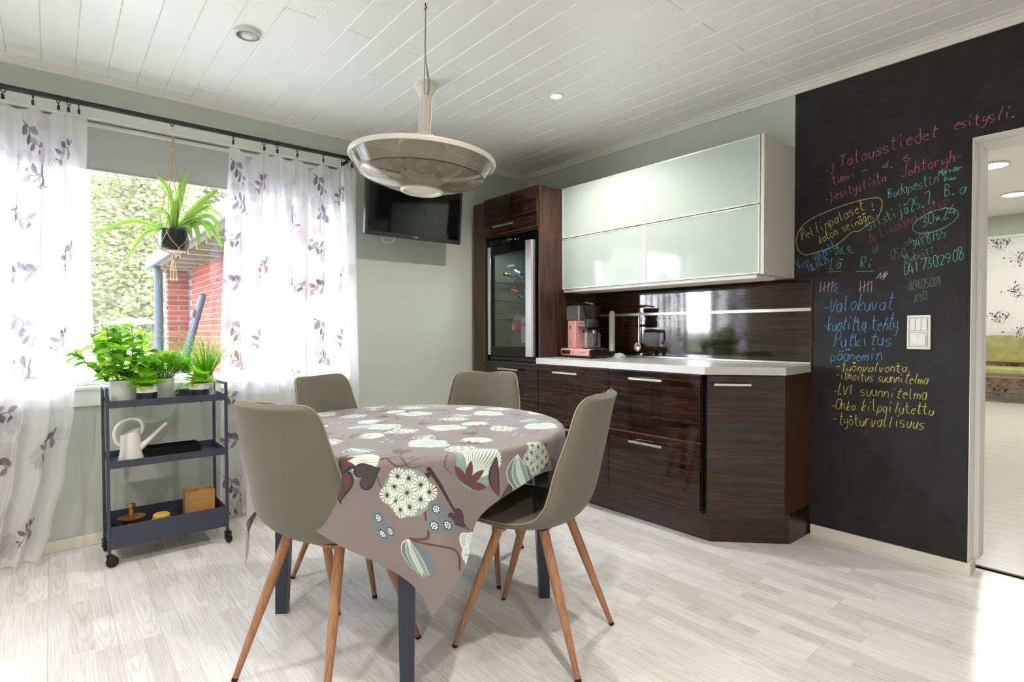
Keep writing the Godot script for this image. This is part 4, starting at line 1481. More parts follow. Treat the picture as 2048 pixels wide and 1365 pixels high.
func build_cooler() -> void:
	var t := thing("bottle_cooler", "black bottle cooler with smoked glass door and silver side strips", "fridge")
	var s := S()
	bx(s, Vector3(0.225, 0.882, 0.03), Vector3(0.245, 1.79, 0.545))
	bx(s, Vector3(0.762, 0.882, 0.03), Vector3(0.782, 1.79, 0.545))
	bx(s, Vector3(0.245, 1.735, 0.03), Vector3(0.762, 1.79, 0.545))
	bx(s, Vector3(0.245, 0.882, 0.03), Vector3(0.762, 0.965, 0.545))
	bx(s, Vector3(0.245, 0.965, 0.03), Vector3(0.762, 1.735, 0.05))
	put(s, "housing", mat("cooler_inside", c8(64, 70, 66), 0.5), t)
	s = S()
	bx(s, Vector3(0.232, 0.918, 0.546), Vector3(0.282, 1.742, 0.578), 0.002)
	bx(s, Vector3(0.688, 0.918, 0.546), Vector3(0.772, 1.742, 0.578), 0.002)
	bx(s, Vector3(0.282, 1.672, 0.546), Vector3(0.688, 1.742, 0.578), 0.002)
	bx(s, Vector3(0.282, 0.918, 0.546), Vector3(0.688, 0.992, 0.578), 0.002)
	var dr := put(s, "door_frame", M.black_gloss, t)
	s = S()
	bx(s, Vector3(0.282, 0.992, 0.560), Vector3(0.688, 1.672, 0.566))
	put(s, "door_glass", M.smoked_glass, dr)
	s = S()
	bx(s, Vector3(0.243, 0.924, 0.578), Vector3(0.272, 1.735, 0.590), 0.002)
	put(s, "silver_strip", M.steel_brushed, dr)
	s = S()
	prism(s, [Vector2(0.693, 0.578), Vector2(0.696, 0.606), Vector2(0.754, 0.606), Vector2(0.765, 0.596), Vector2(0.765, 0.578)], Vector3(0, 0.924, 0), Vector3.RIGHT, Vector3.BACK, Vector3(0, 0.81, 0))
	put(s, "handle_strip", M.steel_brushed, dr)
	s = S()
	bx(s, Vector3(0.232, 1.746, 0.5455), Vector3(0.772, 1.79, 0.572), 0.003)
	var cp := put(s, "control_panel", M.black_gloss, t)
	for q in [[0.42, 0], [0.47, 1], [0.50, 1], [0.55, 0], [0.58, 0]]:
		s = S()
		lathe(s, [Vector2(0, 0), Vector2(0.004, 0), Vector2(0.004, 0.0012), Vector2(0, 0.0012)], 10, Transform3D(Basis(Vector3.RIGHT, PI / 2), Vector3(q[0], 1.765 + 0.005 * q[1], 0.572)))
		put(s, "indicator_light", glow("green_light", Color(0.25, 0.9, 0.2), 1.2) if q[1] else M.white_plastic, cp)
	s = S()
	bx(s, Vector3(0.232, 0.884, 0.5455), Vector3(0.772, 0.914, 0.56), 0.003)
	put(s, "grille", M.black_plastic, t)
	words("SAMSUNG", 0.0125, Transform3D(Basis(), Vector3(0.49, 1.58, 0.5664)), M.white_plastic, "door_print", dr, 0.0004, true)
	# wavy wire shelves
	for y in [1.50, 1.36, 1.215]:
		s = S()
		for zz in [0.5, 0.35, 0.2]:
			var pts := []
			for k in 15: pts.append(Vector3(0.25 + k * 0.0363, y + (0.012 if k % 2 else -0.012), zz))
			tube(s, pts, 0.0028, 6)
		bar(s, Vector3(0.25, y - 0.016, 0.1), Vector3(0.25, y - 0.016, 0.52), 0.003, 6)
		bar(s, Vector3(0.757, y - 0.016, 0.1), Vector3(0.757, y - 0.016, 0.52), 0.003, 6)
		put(s, "wire_shelf", M.alu, t)
	s = S()
	bx(s, Vector3(0.35, 1.728, 0.30), Vector3(0.65, 1.7345, 0.36))
	put(s, "cooler_lamp", glow("cooler_lamp_glow", Color(0.9, 1.0, 0.95), 1.0), t)
	lamp_area(t, Vector3(0.5, 1.72, 0.44), 0.16, 0.5, Color(0.92, 1, 0.96))
	# what lies in it
	var kinds := [["gold foil neck of a wine bottle, left on the upper cooler shelf", 0.33, 1.535, M.brass, 0.016], ["blue-capped bottle in the middle of the upper cooler shelf", 0.44, 1.537, mat("cap_blue", c8(110, 150, 180), 0.4), 0.026], ["gold-ringed bottle at the right of the upper cooler shelf", 0.60, 1.536, mat("cap_gold", c8(190, 160, 100), 0.35), 0.024], ["red-capped bottle on the middle cooler shelf", 0.42, 1.398, mat("cap_red", c8(170, 50, 66), 0.4), 0.022], ["dark bottle at the right of the middle cooler shelf", 0.58, 1.394, mat("cap_slate", c8(120, 130, 140), 0.4), 0.026]]
	for k in kinds:
		var b := thing("wine_bottle", k[0], "bottle", "bottles lying in the cooler", Vector3(k[1], k[2], 0.5))
		s = S()
		lathe(s, [Vector2(0, 0.055), Vector2(0.014, 0.055), Vector2(0.015, 0.12), Vector2(0.036, 0.17), Vector2(0.037, 0.33), Vector2(0.03, 0.335), Vector2(0, 0.33)], 20, Transform3D(Basis(Vector3.RIGHT, -PI / 2), Vector3(0, 0, 0)))
		put(s, "glass", mat("bottle_green", c8(30, 42, 30), 0.1), b)
		s = S()
		lathe(s, [Vector2(0, 0.0), Vector2(k[4] * 0.9, 0.0), Vector2(k[4], 0.004), Vector2(k[4], 0.02), Vector2(0.0155, 0.03), Vector2(0.0155, 0.0549), Vector2(0, 0.0549)], 20, Transform3D(Basis(Vector3.RIGHT, -PI / 2), Vector3(0, 0, 0)))
		put(s, "cap", k[3], b)
	var c := thing("soda_bottle", "clear soda bottle with red label and cap at the cooler's bottom", "bottle", "", Vector3(0.425, 0.9655, 0.455))
	s = S()
	lathe(s, [Vector2(0, 0.002), Vector2(0.03, 0.0), Vector2(0.043, 0.02), Vector2(0.044, 0.1), Vector2(0.041, 0.11), Vector2(0.044, 0.125), Vector2(0.044, 0.18), Vector2(0.036, 0.215), Vector2(0.02, 0.25), Vector2(0.013, 0.262), Vector2(0.013, 0.275)], 28)
	put(s, "bottle_body", M.clear_plastic, c)
	s = S()
	lathe(s, [Vector2(0.0445, 0.128), Vector2(0.0448, 0.13), Vector2(0.0448, 0.195), Vector2(0.0442, 0.197)], 28)
	put(s, "paper_label", mat("label_red", c8(206, 46, 46), 0.4), c)
	s = S()
	bx(s, Vector3(0.0, 0.142, 0.0435), Vector3(0.022, 0.186, 0.0458))
	put(s, "label_panel", M.white_plastic, c)
	s = S()
	lathe(s, [Vector2(0, 0.294), Vector2(0.014, 0.294), Vector2(0.0145, 0.292), Vector2(0.0145, 0.276), Vector2(0.0, 0.276)].duplicate(), 20)
	put(s, "screw_cap", mat("cap_coral", c8(222, 62, 58), 0.4), c)
	var pk := thing("food_carton", "white and green food carton beside the soda bottle", "carton", "", Vector3(0.578, 0.9655, 0.44))
	s = S()
	bx(s, Vector3(-0.08, 0.0, -0.035), Vector3(0.08, 0.232, 0.035), 0.002)
	put(s, "box", M.pot_white, pk)
	s = S()
	bx(s, Vector3(-0.0802, 0.003, -0.0352), Vector3(0.0802, 0.05, 0.0356), 0.001)
	put(s, "green_band", mat("carton_green", c8(120, 130, 60), 0.5), pk)
	s = S()
	bx(s, Vector3(-0.0802, 0.172, -0.0352), Vector3(0.0802, 0.198, 0.0356), 0.001)
	put(s, "pink_band", mat("carton_pink", c8(216, 150, 160), 0.5), pk)
	var cn := thing("drink_can", "blue drink can lying on top behind the carton", "can", "", Vector3(0.53, 1.2, 0.32))
	s = S()
	lathe(s, [Vector2(0, 0), Vector2(0.028, 0), Vector2(0.032, 0.006), Vector2(0.032, 0.16), Vector2(0.027, 0.168), Vector2(0, 0.167)], 24, Transform3D(Basis(Vector3.BACK, -PI / 2), Vector3(-0.08, 0.0145 + 0.03, 0)))
	put(s, "can_body", mat("can_blue", c8(60, 120, 150), 0.3, 0.4), cn)

func build_coffee_maker() -> void:
	var t := thing("coffee_maker", "pink enamelled filter coffee maker with glass jug on the worktop", "coffee maker", "", Vector3(1.0, 0.9204, 0.335), deg_to_rad(-9))
	var s := S()
	bx(s, Vector3(-0.165, 0.014, -0.085), Vector3(0.15, 0.062, 0.085), 0.009)
	var b := put(s, "base", M.pink_enamel, t)
	s = S()
	bx(s, Vector3(0.15, 0.014, -0.084), Vector3(0.166, 0.061, 0.084), 0.006)
	put(s, "end_cap", M.black_plastic, b)
	for q in [[-0.14, 0.06], [0.145, 0.06], [-0.14, -0.06], [0.145, -0.06]]:
		s = S()
		lathe(s, [Vector2(0, 0.0), Vector2(0.012, 0), Vector2(0.013, 0.0142), Vector2(0, 0.0142)], 14, Transform3D(Basis(), Vector3(q[0], 0, q[1])))
		put(s, "foot", M.black_plastic, b)
	s = S()
	bx(s, Vector3(-0.145, 0.025, 0.0845), Vector3(-0.045, 0.05, 0.088), 0.001)
	var sw := put(s, "switch_panel", M.black_plastic, b)
	for x in [-0.12, -0.095, -0.06]:
		s = S()
		bx(s, Vector3(x - 0.008, 0.03, 0.0875), Vector3(x + 0.008, 0.045, 0.091), 0.0015)
		put(s, "switch", M.bezel, sw)
	s = S()
	bx(s, Vector3(-0.02, 0.031, 0.0845), Vector3(-0.012, 0.043, 0.0875), 0.001)
	put(s, "button", M.dark_print, b)
	words("Moccamaster", 0.0075, Transform3D(Basis(), Vector3(0.085, 0.038, 0.0852)), M.dark_print, "base_print", b, 0.0004)
	s = S()
	bx(s, Vector3(-0.125, 0.062, -0.065), Vector3(-0.038, 0.252, 0.05), 0.006)
	var tw := put(s, "tower", M.pink_enamel, t)
	s = S()
	lathe(s, [Vector2(0, 0), Vector2(0.008, 0), Vector2(0.008, 0.0016), Vector2(0, 0.0022)], 20, Transform3D(Basis(Vector3.RIGHT, PI / 2).scaled(Vector3(1, 1.6, 1)), Vector3(-0.092, 0.205, 0.0496)))
	put(s, "badge", M.gold_badge, tw)
	words("cosy", 0.009, Transform3D(Basis(), Vector3(-0.096, 0.108, 0.0502)), M.dark_print, "tower_print", tw, 0.0004)
	s = S()
	bx(s, Vector3(-0.11, 0.091, 0.05), Vector3(-0.084, 0.0925, 0.0504))
	put(s, "tower_print", M.dark_print, tw)
	# water tank
	s = S()
	bx(s, Vector3(-0.136, 0.254, -0.07), Vector3(-0.012, 0.358, 0.055), 0.006)
	put(s, "water_tank", M.clear_plastic, t)
	s = S()
	bx(s, Vector3(-0.138, 0.359, -0.072), Vector3(-0.01, 0.372, 0.057), 0.004)
	bx(s, Vector3(-0.10, 0.372, -0.03), Vector3(-0.05, 0.388, 0.02), 0.005)
	put(s, "tank_lid", M.black_gloss, t)
	s = S()
	bar(s, Vector3(-0.072, 0.25, -0.01), Vector3(-0.072, 0.357, -0.01), 0.007, 12)
	put(s, "riser_tube", M.alu, t)
	s = S()
	tube(s, crom([Vector3(-0.05, 0.362, -0.02), Vector3(-0.02, 0.374, -0.02), Vector3(0.03, 0.372, -0.01), Vector3(0.07, 0.366, 0.0), Vector3(0.098, 0.36, 0.0)], 4), 0.007, 10)
	put(s, "outlet_arm", M.steel, t)
	# filter holder
	var ft := Transform3D(Basis(), Vector3(0.072, 0, -0.005))
	s = S()
	lathe(s, [Vector2(0.03, 0.238), Vector2(0.047, 0.285), Vector2(0.058, 0.34), Vector2(0.061, 0.345), Vector2(0.061, 0.35), Vector2(0, 0.352)], 32, ft)
	put(s, "filter_basket", M.black_plastic, t)
	s = S()
	lathe(s, [Vector2(0, 0.205), Vector2(0.04, 0.205), Vector2(0.045, 0.21), Vector2(0.0485, 0.262), Vector2(0.046, 0.262), Vector2(0.036, 0.24), Vector2(0, 0.238)], 32, ft)
	put(s, "filter_holder", M.bezel, t)
	s = S()
	bx(s, Vector3(-0.038, 0.212, -0.035), Vector3(0.045, 0.232, 0.03), 0.004)
	put(s, "holder_arm", M.steel_brushed, t)
	# jug
	s = S()
	var jt := Transform3D(Basis(), Vector3(0.075, 0, 0.0))
	lathe(s, [Vector2(0, 0.0622), Vector2(0.064, 0.0622), Vector2(0.066, 0.068), Vector2(0, 0.068)], 32, jt)
	put(s, "hot_plate", M.black_plastic, t)
	s = S()
	lathe(s, [Vector2(0, 0.0685), Vector2(0.056, 0.0685), Vector2(0.061, 0.074), Vector2(0.062, 0.15), Vector2(0.058, 0.17), Vector2(0.054, 0.172), Vector2(0.054, 0.17)], 36, jt)
	var jg := put(s, "jug_glass", M.clear_plastic, t)
	s = S()
	lathe(s, [Vector2(0.0555, 0.1705), Vector2(0.0585, 0.1705), Vector2(0.0585, 0.188), Vector2(0.03, 0.196), Vector2(0, 0.196), Vector2(0, 0.188), Vector2(0.0555, 0.186)], 36, jt)
	put(s, "jug_lid", M.black_plastic, jg)
	s = S()
	tube(s, crom([Vector3(0.132, 0.182, 0.02), Vector3(0.158, 0.18, 0.028), Vector3(0.164, 0.14, 0.03), Vector3(0.16, 0.1, 0.03), Vector3(0.146, 0.086, 0.026)], 5), 0.009, 10)
	put(s, "jug_handle", M.black_plastic, jg)
	s = S()
	bx(s, Vector3(0.128, 0.165, 0.014), Vector3(0.15, 0.189, 0.034), 0.002)
	put(s, "jug_clasp", M.steel_brushed, jg)

# ------------------------------------------------------------------ blind, rod, rings and curtains
func build_window_dressing() -> void:
	var t := thing("roller_blind", "grey roller blind pulled partly down behind the curtains", "blind")
	var s := S()
	bx(s, Vector3(-0.016, 1.952, 1.63), Vector3(-0.0145, 2.19, 3.89))
	put(s, "fabric", M.blind_fabric, t)
	s = S()
	bx(s, Vector3(-0.02, 1.944, 1.63), Vector3(-0.010, 1.955, 3.89), 0.002)
	put(s, "bottom_bar", M.blind_fabric, t)
	s = S()
	bar(s, Vector3(-0.03, 2.178, 1.625), Vector3(-0.03, 2.178, 3.895), 0.019, 16)
	put(s, "roller", M.white_plastic, t)
	# rod
	t = thing("curtain_rod", "long black curtain rod across the top of the window", "curtain rod")
	var ry := 2.2435
	var rx := 0.10
	s = S()
	bar(s, Vector3(rx, ry, 1.50), Vector3(rx, ry, 4.05), 0.0125, 20)
	put(s, "rod", M.rod_black, t)
	s = S()
	lathe(s, [Vector2(0, -0.002), Vector2(0.016, -0.002), Vector2(0.018, 0.004), Vector2(0.018, 0.03), Vector2(0.014, 0.036), Vector2(0, 0.037)], 20, Transform3D(Basis(Vector3.RIGHT, -PI / 2), Vector3(rx, ry, 1.50)))
	put(s, "end_cap", M.rod_black, t)
	for z in [1.635, 2.78, 3.93]:
		if z == 2.78: continue
		s = S()
		bx(s, Vector3(0.0, ry - 0.045, z - 0.016), Vector3(0.012, ry + 0.012, z + 0.016), 0.002)
		bx(s, Vector3(0.012, ry - 0.035, z - 0.006), Vector3(rx + 0.006, ry - 0.0135, z + 0.006), 0.002)
		tube(s, crom([Vector3(rx + 0.019, ry - 0.004, z), Vector3(rx + 0.008, ry - 0.018, z), Vector3(rx - 0.008, ry - 0.018, z), Vector3(rx - 0.019, ry - 0.004, z), Vector3(rx - 0.014, ry + 0.012, z)], 4), 0.005, 6)
		put(s, "bracket", M.rod_black, t)
	# rings with clips
	var zl := [3.30, 3.194, 3.100, 3.062, 3.022, 3.42, 3.56]
	var zr := [2.322, 2.152, 2.077, 1.958, 1.795, 1.675, 1.604]
	var ringm: Array = []
	s = S()
	var loop := []
	for k in 25: loop.append(Vector3(cos(TAU * k / 24) * 0.019, sin(TAU * k / 24) * 0.019, 0))
	tube(s, loop, 0.0024, 7, false)
	s.generate_normals()
	var rm := s.commit()
	s = S()
	bar(s, Vector3(0, -0.018, 0), Vector3(0, -0.03, 0), 0.0018, 6)
	bx(s, Vector3(-0.006, -0.052, -0.005), Vector3(0.006, -0.028, 0.005), 0.0015)
	bx(s, Vector3(-0.009, -0.036, -0.0035), Vector3(0.009, -0.031, 0.0035), 0.001)
	s.generate_normals()
	var cm := s.commit()
	var ord := ["first", "second", "third", "fourth", "fifth", "sixth", "seventh"]
	var k := 0
	for z in zl:
		var where := ["leftmost ring in view on the left curtain", "second ring from the left on the left curtain", "third ring from the left on the left curtain", "second ring from the gap on the left curtain", "ring nearest the gap on the left curtain", "ring just outside the view on the left", "ring far outside the view on the left"]
		ring_at(rm, cm, Vector3(rx, ry - 0.0065, z), "black clip ring, " + where[k], (k * 37 % 11 - 5) * 0.11)
		k += 1
	k = 0
	for z in zr:
		ring_at(rm, cm, Vector3(rx, ry - 0.0065, z), "black clip ring, %s from the left on the right curtain" % ord[k], (k * 53 % 11 - 5) * 0.1)
		k += 1
	ring_at(rm, null, Vector3(rx, ry - 0.0065, 2.623), "small ring on the rod carrying the hanging plant", 0.3)
	# curtains
	curtain("left floral sheer curtain gathered beside the window gap, trailing on the floor", zl, [Vector2(0.0, 3.22), Vector2(0.14, 3.15), Vector2(0.45, 3.09), Vector2(0.73, 3.057), Vector2(1.17, 2.998), Vector2(2.2, 2.990)], [Vector2(0, 3.9), Vector2(2.2, 3.68)], 0.008, 9, true)
	curtain("right floral sheer curtain hanging between the herb cart and the television", zr, [Vector2(0.0, 1.555), Vector2(0.6, 1.572), Vector2(2.2, 1.585)], [Vector2(0.0, 2.40), Vector2(0.9, 2.385), Vector2(2.2, 2.345)], 0.035, 8, false)

func ring_at(rm: Mesh, cm, at: Vector3, label: String, turn: float) -> void:
	var t := thing("curtain_ring", label, "ring", "black rings on the curtain rod", at, turn)
	put(rm, "hoop", M.rod_black, t)
	if cm: put(cm, "clip", M.rod_black, t)

# cloth between two edges (z over height), folded, held up at the ring places
func curtain(label: String, rings: Array, lo: Array, hi: Array, floor_y: float, folds: int, puddle: bool) -> void:
	var s := S()
	var rs := rings.duplicate()
	rs.sort()
	var topy := 2.184
	var span := 1.45
	var f := func(u: float, v: float):
		var y := lerpf(topy, floor_y, v)
		var z := lerpf(sample(lo, y), sample(hi, y), u)
		var ph := u * TAU * folds + 0.9 * sin(u * 9.0 + 1.0) + 0.35 * sin(v * 3.0 + u * 5.0)
		var amp := 0.034 * (0.55 + 0.45 * smoothstep(0.0, 0.25, v)) * (0.8 + 0.35 * sin(u * 14.0 + 2.0))
		var x := 0.092 + amp * sin(ph) + 0.008 * sin(ph * 2.3 + v * 4.0)
		z += 0.012 * cos(ph) * smoothstep(0.0, 0.2, v)
		# the top edge sags between the clips and flops over beside them
		var near := 1e9
		for r in rs: near = minf(near, absf(z - r))
		var w := 1.0 - smoothstep(0.0, 0.16, v)
		y -= w * minf(near, 0.08) * 0.85
		x += w * 0.014 * sin(near * 60.0)
		x = lerpf(x, 0.10 + (x - 0.10) * 0.35, w * (1.0 - smoothstep(0.0, 0.03, near)))
		if puddle and v > 0.965:
			var q := (v - 0.965) / 0.035
			y = lerpf(floor_y + 0.035, floor_y, q) + 0.012 * (0.5 + 0.5 * sin(ph * 1.5))
			x += q * (0.06 + 0.02 * sin(ph))
			z -= q * 0.02
		return [Vector3(x, y, z), Vector2(u * span / 0.92, (topy - y) / 0.92)]
	grid(s, 170, 110, f)
	var c := put(s, "curtain", M.curtain_sheer)
	meta(c, label, "curtain", "floral sheer curtains")

# ------------------------------------------------------------------ table, cloth and chairs
func build_table_and_chairs() -> void:
	var tc := Vector3(1.636, 0, 2.03)
	var t := thing("round_table", "round dining table with dark navy tapered legs under a floral cloth", "table", "", tc)
	var s := S()
	lathe(s, [Vector2(0, 0.70), Vector2(0.585, 0.70), Vector2(0.595, 0.706), Vector2(0.595, 0.722), Vector2(0.588, 0.728), Vector2(0, 0.728)], 72)
	put(s, "tabletop", M.table_wood, t)
	s = S()
	lathe(s, [Vector2(0.44, 0.62), Vector2(0.455, 0.62), Vector2(0.455, 0.6995), Vector2(0.44, 0.6995), Vector2(0.44, 0.62)], 48)
	put(s, "apron", M.navy_paint, t)
	for q in [Vector2(1.349, 2.459), Vector2(1.923, 1.585), Vector2(2.073, 2.309), Vector2(1.199, 1.735)]:
		s = S()
		var c := Vector3(q.x - tc.x, 0, q.y - tc.z)
		var dir := c.normalized()
		var side := Vector3(-dir.z, 0, dir.x)
		var rings := []
		for lv in [[0.0, 0.019], [0.002, 0.021], [0.58, 0.030], [0.698, 0.031]]:
			var h: float = lv[1]
			var o: Vector3 = Vector3(c.x, lv[0], c.z) - dir * lv[0] * 0.03
			rings.append([o + dir * h + side * h, o + dir * h - side * h, o - dir * h - side * h, o - dir * h + side * h])
		flat_loft(s, rings)
		put(s, "leg", M.navy_paint, t)
	# cloth
	var e1 := Vector3(0.868, 0, 0.496).normalized()
	var e2 := Vector3(0.496, 0, -0.868).normalized()
	var U := (e1 - e2).normalized()
	var V := (e1 + e2).normalized()
	var R := 0.604
	s = S()
	grid(s, 150, 150, func(u, v):
		var a: float = (u - 0.5) * 1.5
		var b: float = (v - 0.5) * 1.5
		var d := U * a + V * b - e2 * 0.065
		var r := d.length()
		var uv := Vector2(0.5 + a * 1024.0 / 1536.0, 0.5 + b * 1024.0 / 1536.0)
		if r < 1e-5: return [tc + Vector3(0, 0.7315, 0), uv]
		d /= r
		var bend := 0.02
		if r <= R - bend: return [tc + d * r + Vector3(0, 0.7315, 0), uv]
		var arc := bend * PI / 2
		var over := r - (R - bend)
		if over < arc:
			var g := over / bend
			return [tc + d * (R - bend + bend * sin(g)) + Vector3(0, 0.7315 - bend * (1 - cos(g)), 0), uv]
		var drop := over - arc
		var th := atan2(d.dot(e2), d.dot(e1))
		var long := smoothstep(0.02, 0.42, drop)
		var wave := sin(th * 14.0 + 0.6) * 0.6 + sin(th * 9.0 + 2.0) * 0.5 + sin(th * 23.0) * 0.18
		var held := smoothstep(-1.75, -1.35, th) * smoothstep(-0.3, -0.55, th)
		var out := (drop * 0.05 + long * (0.055 * wave + 0.016)) * (1.0 - 0.9 * held)
		var sw := long * 0.022 * cos(th * 14.0 + 0.6) - 0.11 * pow(long, 1.5) * smoothstep(-0.9, -0.35, th) * smoothstep(0.7, 0.25, th)
		var tang := Vector3(-d.z, 0, d.x)
		return [tc + d * (R + out) + tang * sw + Vector3(0, 0.7315 - bend - drop * (1.0 - 0.035 * long), 0), uv])
	var cl := put(s, "tablecloth", M.tablecloth)
	meta(cl, "taupe tablecloth with large teal, cream and wine-red flowers over the round table", "tablecloth")
	# chairs: middle of the feet and the way they face
	var shell := chair_shell()
	var seam := chair_seam()
	for q in [["olive-grey upholstered chair nearest the camera, seen from behind", 1.779, 2.43, -0.409, -0.913], ["olive-grey upholstered chair on the right side of the table, seen from the side", 2.12, 1.81, -0.91, 0.41], ["olive-grey upholstered chair in front of the right curtain", 1.197, 2.06, 0.898, -0.44], ["olive-grey upholstered chair at the back, in front of the tall cabinet", 1.462, 1.617, 0.594, 0.805]]:
		var c := thing("dining_chair", q[0], "chair", "chairs around the round table", Vector3(q[1], 0, q[2]), atan2(q[3], q[4]))
		var sh := put(shell, "seat_shell", M.tweed, c)
		put(seam, "seam_piping", M.tweed_seam, sh)
		s = S()
		bx(s, Vector3(-0.118, 0.405, 0.07), Vector3(0.118, 0.419, 0.09), 0.003)
		bx(s, Vector3(-0.105, 0.412, -0.075), Vector3(0.105, 0.424, -0.057), 0.003)
		bx(s, Vector3(-0.0125, 0.408, -0.06), Vector3(0.0125, 0.422, 0.072), 0.003)
		bx(s, Vector3(-0.08, 0.419, -0.06), Vector3(0.08, 0.432, 0.08), 0.003)
		put(s, "under_frame", M.leg_wood, c)
		for sx in [-1, 1]:
			for sz in [-1, 1]:
				s = S()
				var foot := Vector3(sx * 0.19, 0.0, sz * 0.2275)
				var head := Vector3(sx * (0.122 if sz > 0 else 0.112), 0.424 if sz > 0 else 0.432, (0.085 if sz > 0 else -0.078))
				var dv := foot - head
				tube(s, [head, head + dv * 0.35, head + dv * 0.975], [0.0165, 0.0165, 0.0095], 14)
				var lg := put(s, "leg", M.leg_wood, c)
				s = S()
				tube(s, [head + dv * 0.974, head + dv * 0.9985 + Vector3(0, 0.0006, 0)], [0.0102, 0.0098], 12)
				put(s, "foot_cap", M.rubber, lg)

func flat_loft(s: SurfaceTool, rings: Array) -> void:
	var n: int = rings[0].size()
	for i in rings.size() - 1:
		var m := (center(rings[i]) + center(rings[i + 1])) / 2
		for k in n:
			var l := (k + 1) % n
			var q := [rings[i][k], rings[i][l], rings[i + 1][l], rings[i + 1][k]]
			face(s, q, center(q) - m)
	face(s, rings[0], center(rings[0]) - center(rings[1]))
	face(s, rings[-1], center(rings[-1]) - center(rings[-2]))

# side view of the seat: forward (local z) and height, front lip to top of the back
func chair_line() -> Array:
	return crom([Vector2(0.222, 0.447), Vector2(0.205, 0.460), Vector2(0.16, 0.462), Vector2(0.08, 0.452), Vector2(0.0, 0.447), Vector2(-0.08, 0.449), Vector2(-0.135, 0.468), Vector2(-0.172, 0.51), Vector2(-0.195, 0.57), Vector2(-0.216, 0.66), Vector2(-0.236, 0.76), Vector2(-0.252, 0.84), Vector2(-0.262, 0.878), Vector2(-0.265, 0.888)], 4)

func chair_width(k: float) -> float:
	var w := [Vector2(0.0, 0.15), Vector2(0.05, 0.195), Vector2(0.15, 0.215), Vector2(0.35, 0.222), Vector2(0.5, 0.222), Vector2(0.62, 0.208), Vector2(0.75, 0.192), Vector2(0.86, 0.172), Vector2(0.93, 0.155), Vector2(0.97, 0.135), Vector2(0.99, 0.108), Vector2(1.0, 0.075)]
	for i in w.size() - 1:
		if k <= w[i + 1].x: return lerpf(w[i].y, w[i + 1].y, (k - w[i].x) / (w[i + 1].x - w[i].x))
	return w[-1].y

func chair_point(line: Array, i: int, t: float, side: float) -> Vector3:
	var k := float(i) / (line.size() - 1)
	var p: Vector2 = line[i]
	var tg: Vector2 = (line[mini(i + 1, line.size() - 1)] - line[maxi(i - 1, 0)]).normalized()
	var nn := Vector2(tg.y, -tg.x)   # towards the sitter
	if nn.y < 0 and k < 0.5: nn = -nn
	if nn.x < 0 and k >= 0.5: nn = -nn
	var w := chair_width(k)
	var curl := sample([Vector2(0, 0.0), Vector2(0.25, 0.018), Vector2(0.5, 0.055), Vector2(0.65, 0.06), Vector2(0.8, 0.04), Vector2(1.0, 0.016)], k)
	var th := 0.019 * sqrt(maxf(0.0, 1.0 - pow(absf(t), 6.0))) * (0.55 + 0.45 * smoothstep(0.0, 0.06, k) * smoothstep(1.0, 0.95, k))
	var q := p + nn * (curl * t * t + side * th)
	return Vector3(t * w, q.y, q.x)

func chair_shell() -> ArrayMesh:
	var s := S()
	var line := chair_line()
	var rings := []
	for i in line.size():
		var ring := []
		for j in 21: ring.append(chair_point(line, i, -1.0 + 2.0 * j / 20.0, 1.0))
		for j in range(19, 0, -1): ring.append(chair_point(line, i, -1.0 + 2.0 * j / 20.0, -1.0))
		rings.append(ring)
	var r2 := []
	for r in rings:
		var x: Array = r.duplicate()
		x.reverse()
		r2.append(x)
	loft(s, r2)
	s.generate_normals()
	return s.commit()

func chair_seam() -> ArrayMesh:
	var s := S()
	var line := chair_line()
	var path := []
	for i in line.size(): path.append(chair_point(line, i, 0.985, 1.0))
	for j in range(1, 8): path.append(chair_point(line, line.size() - 1, 0.985 - j * 1.97 / 8.0, 0.4))
	for i in range(line.size() - 1, -1, -1): path.append(chair_point(line, i, -0.985, 1.0))
	for j in range(1, 9): path.append(chair_point(line, 0, -0.985 + j * 1.97 / 8.0, 0.4))
	tube(s, path, 0.0033, 6, false)
	s.generate_normals()
	return s.commit()

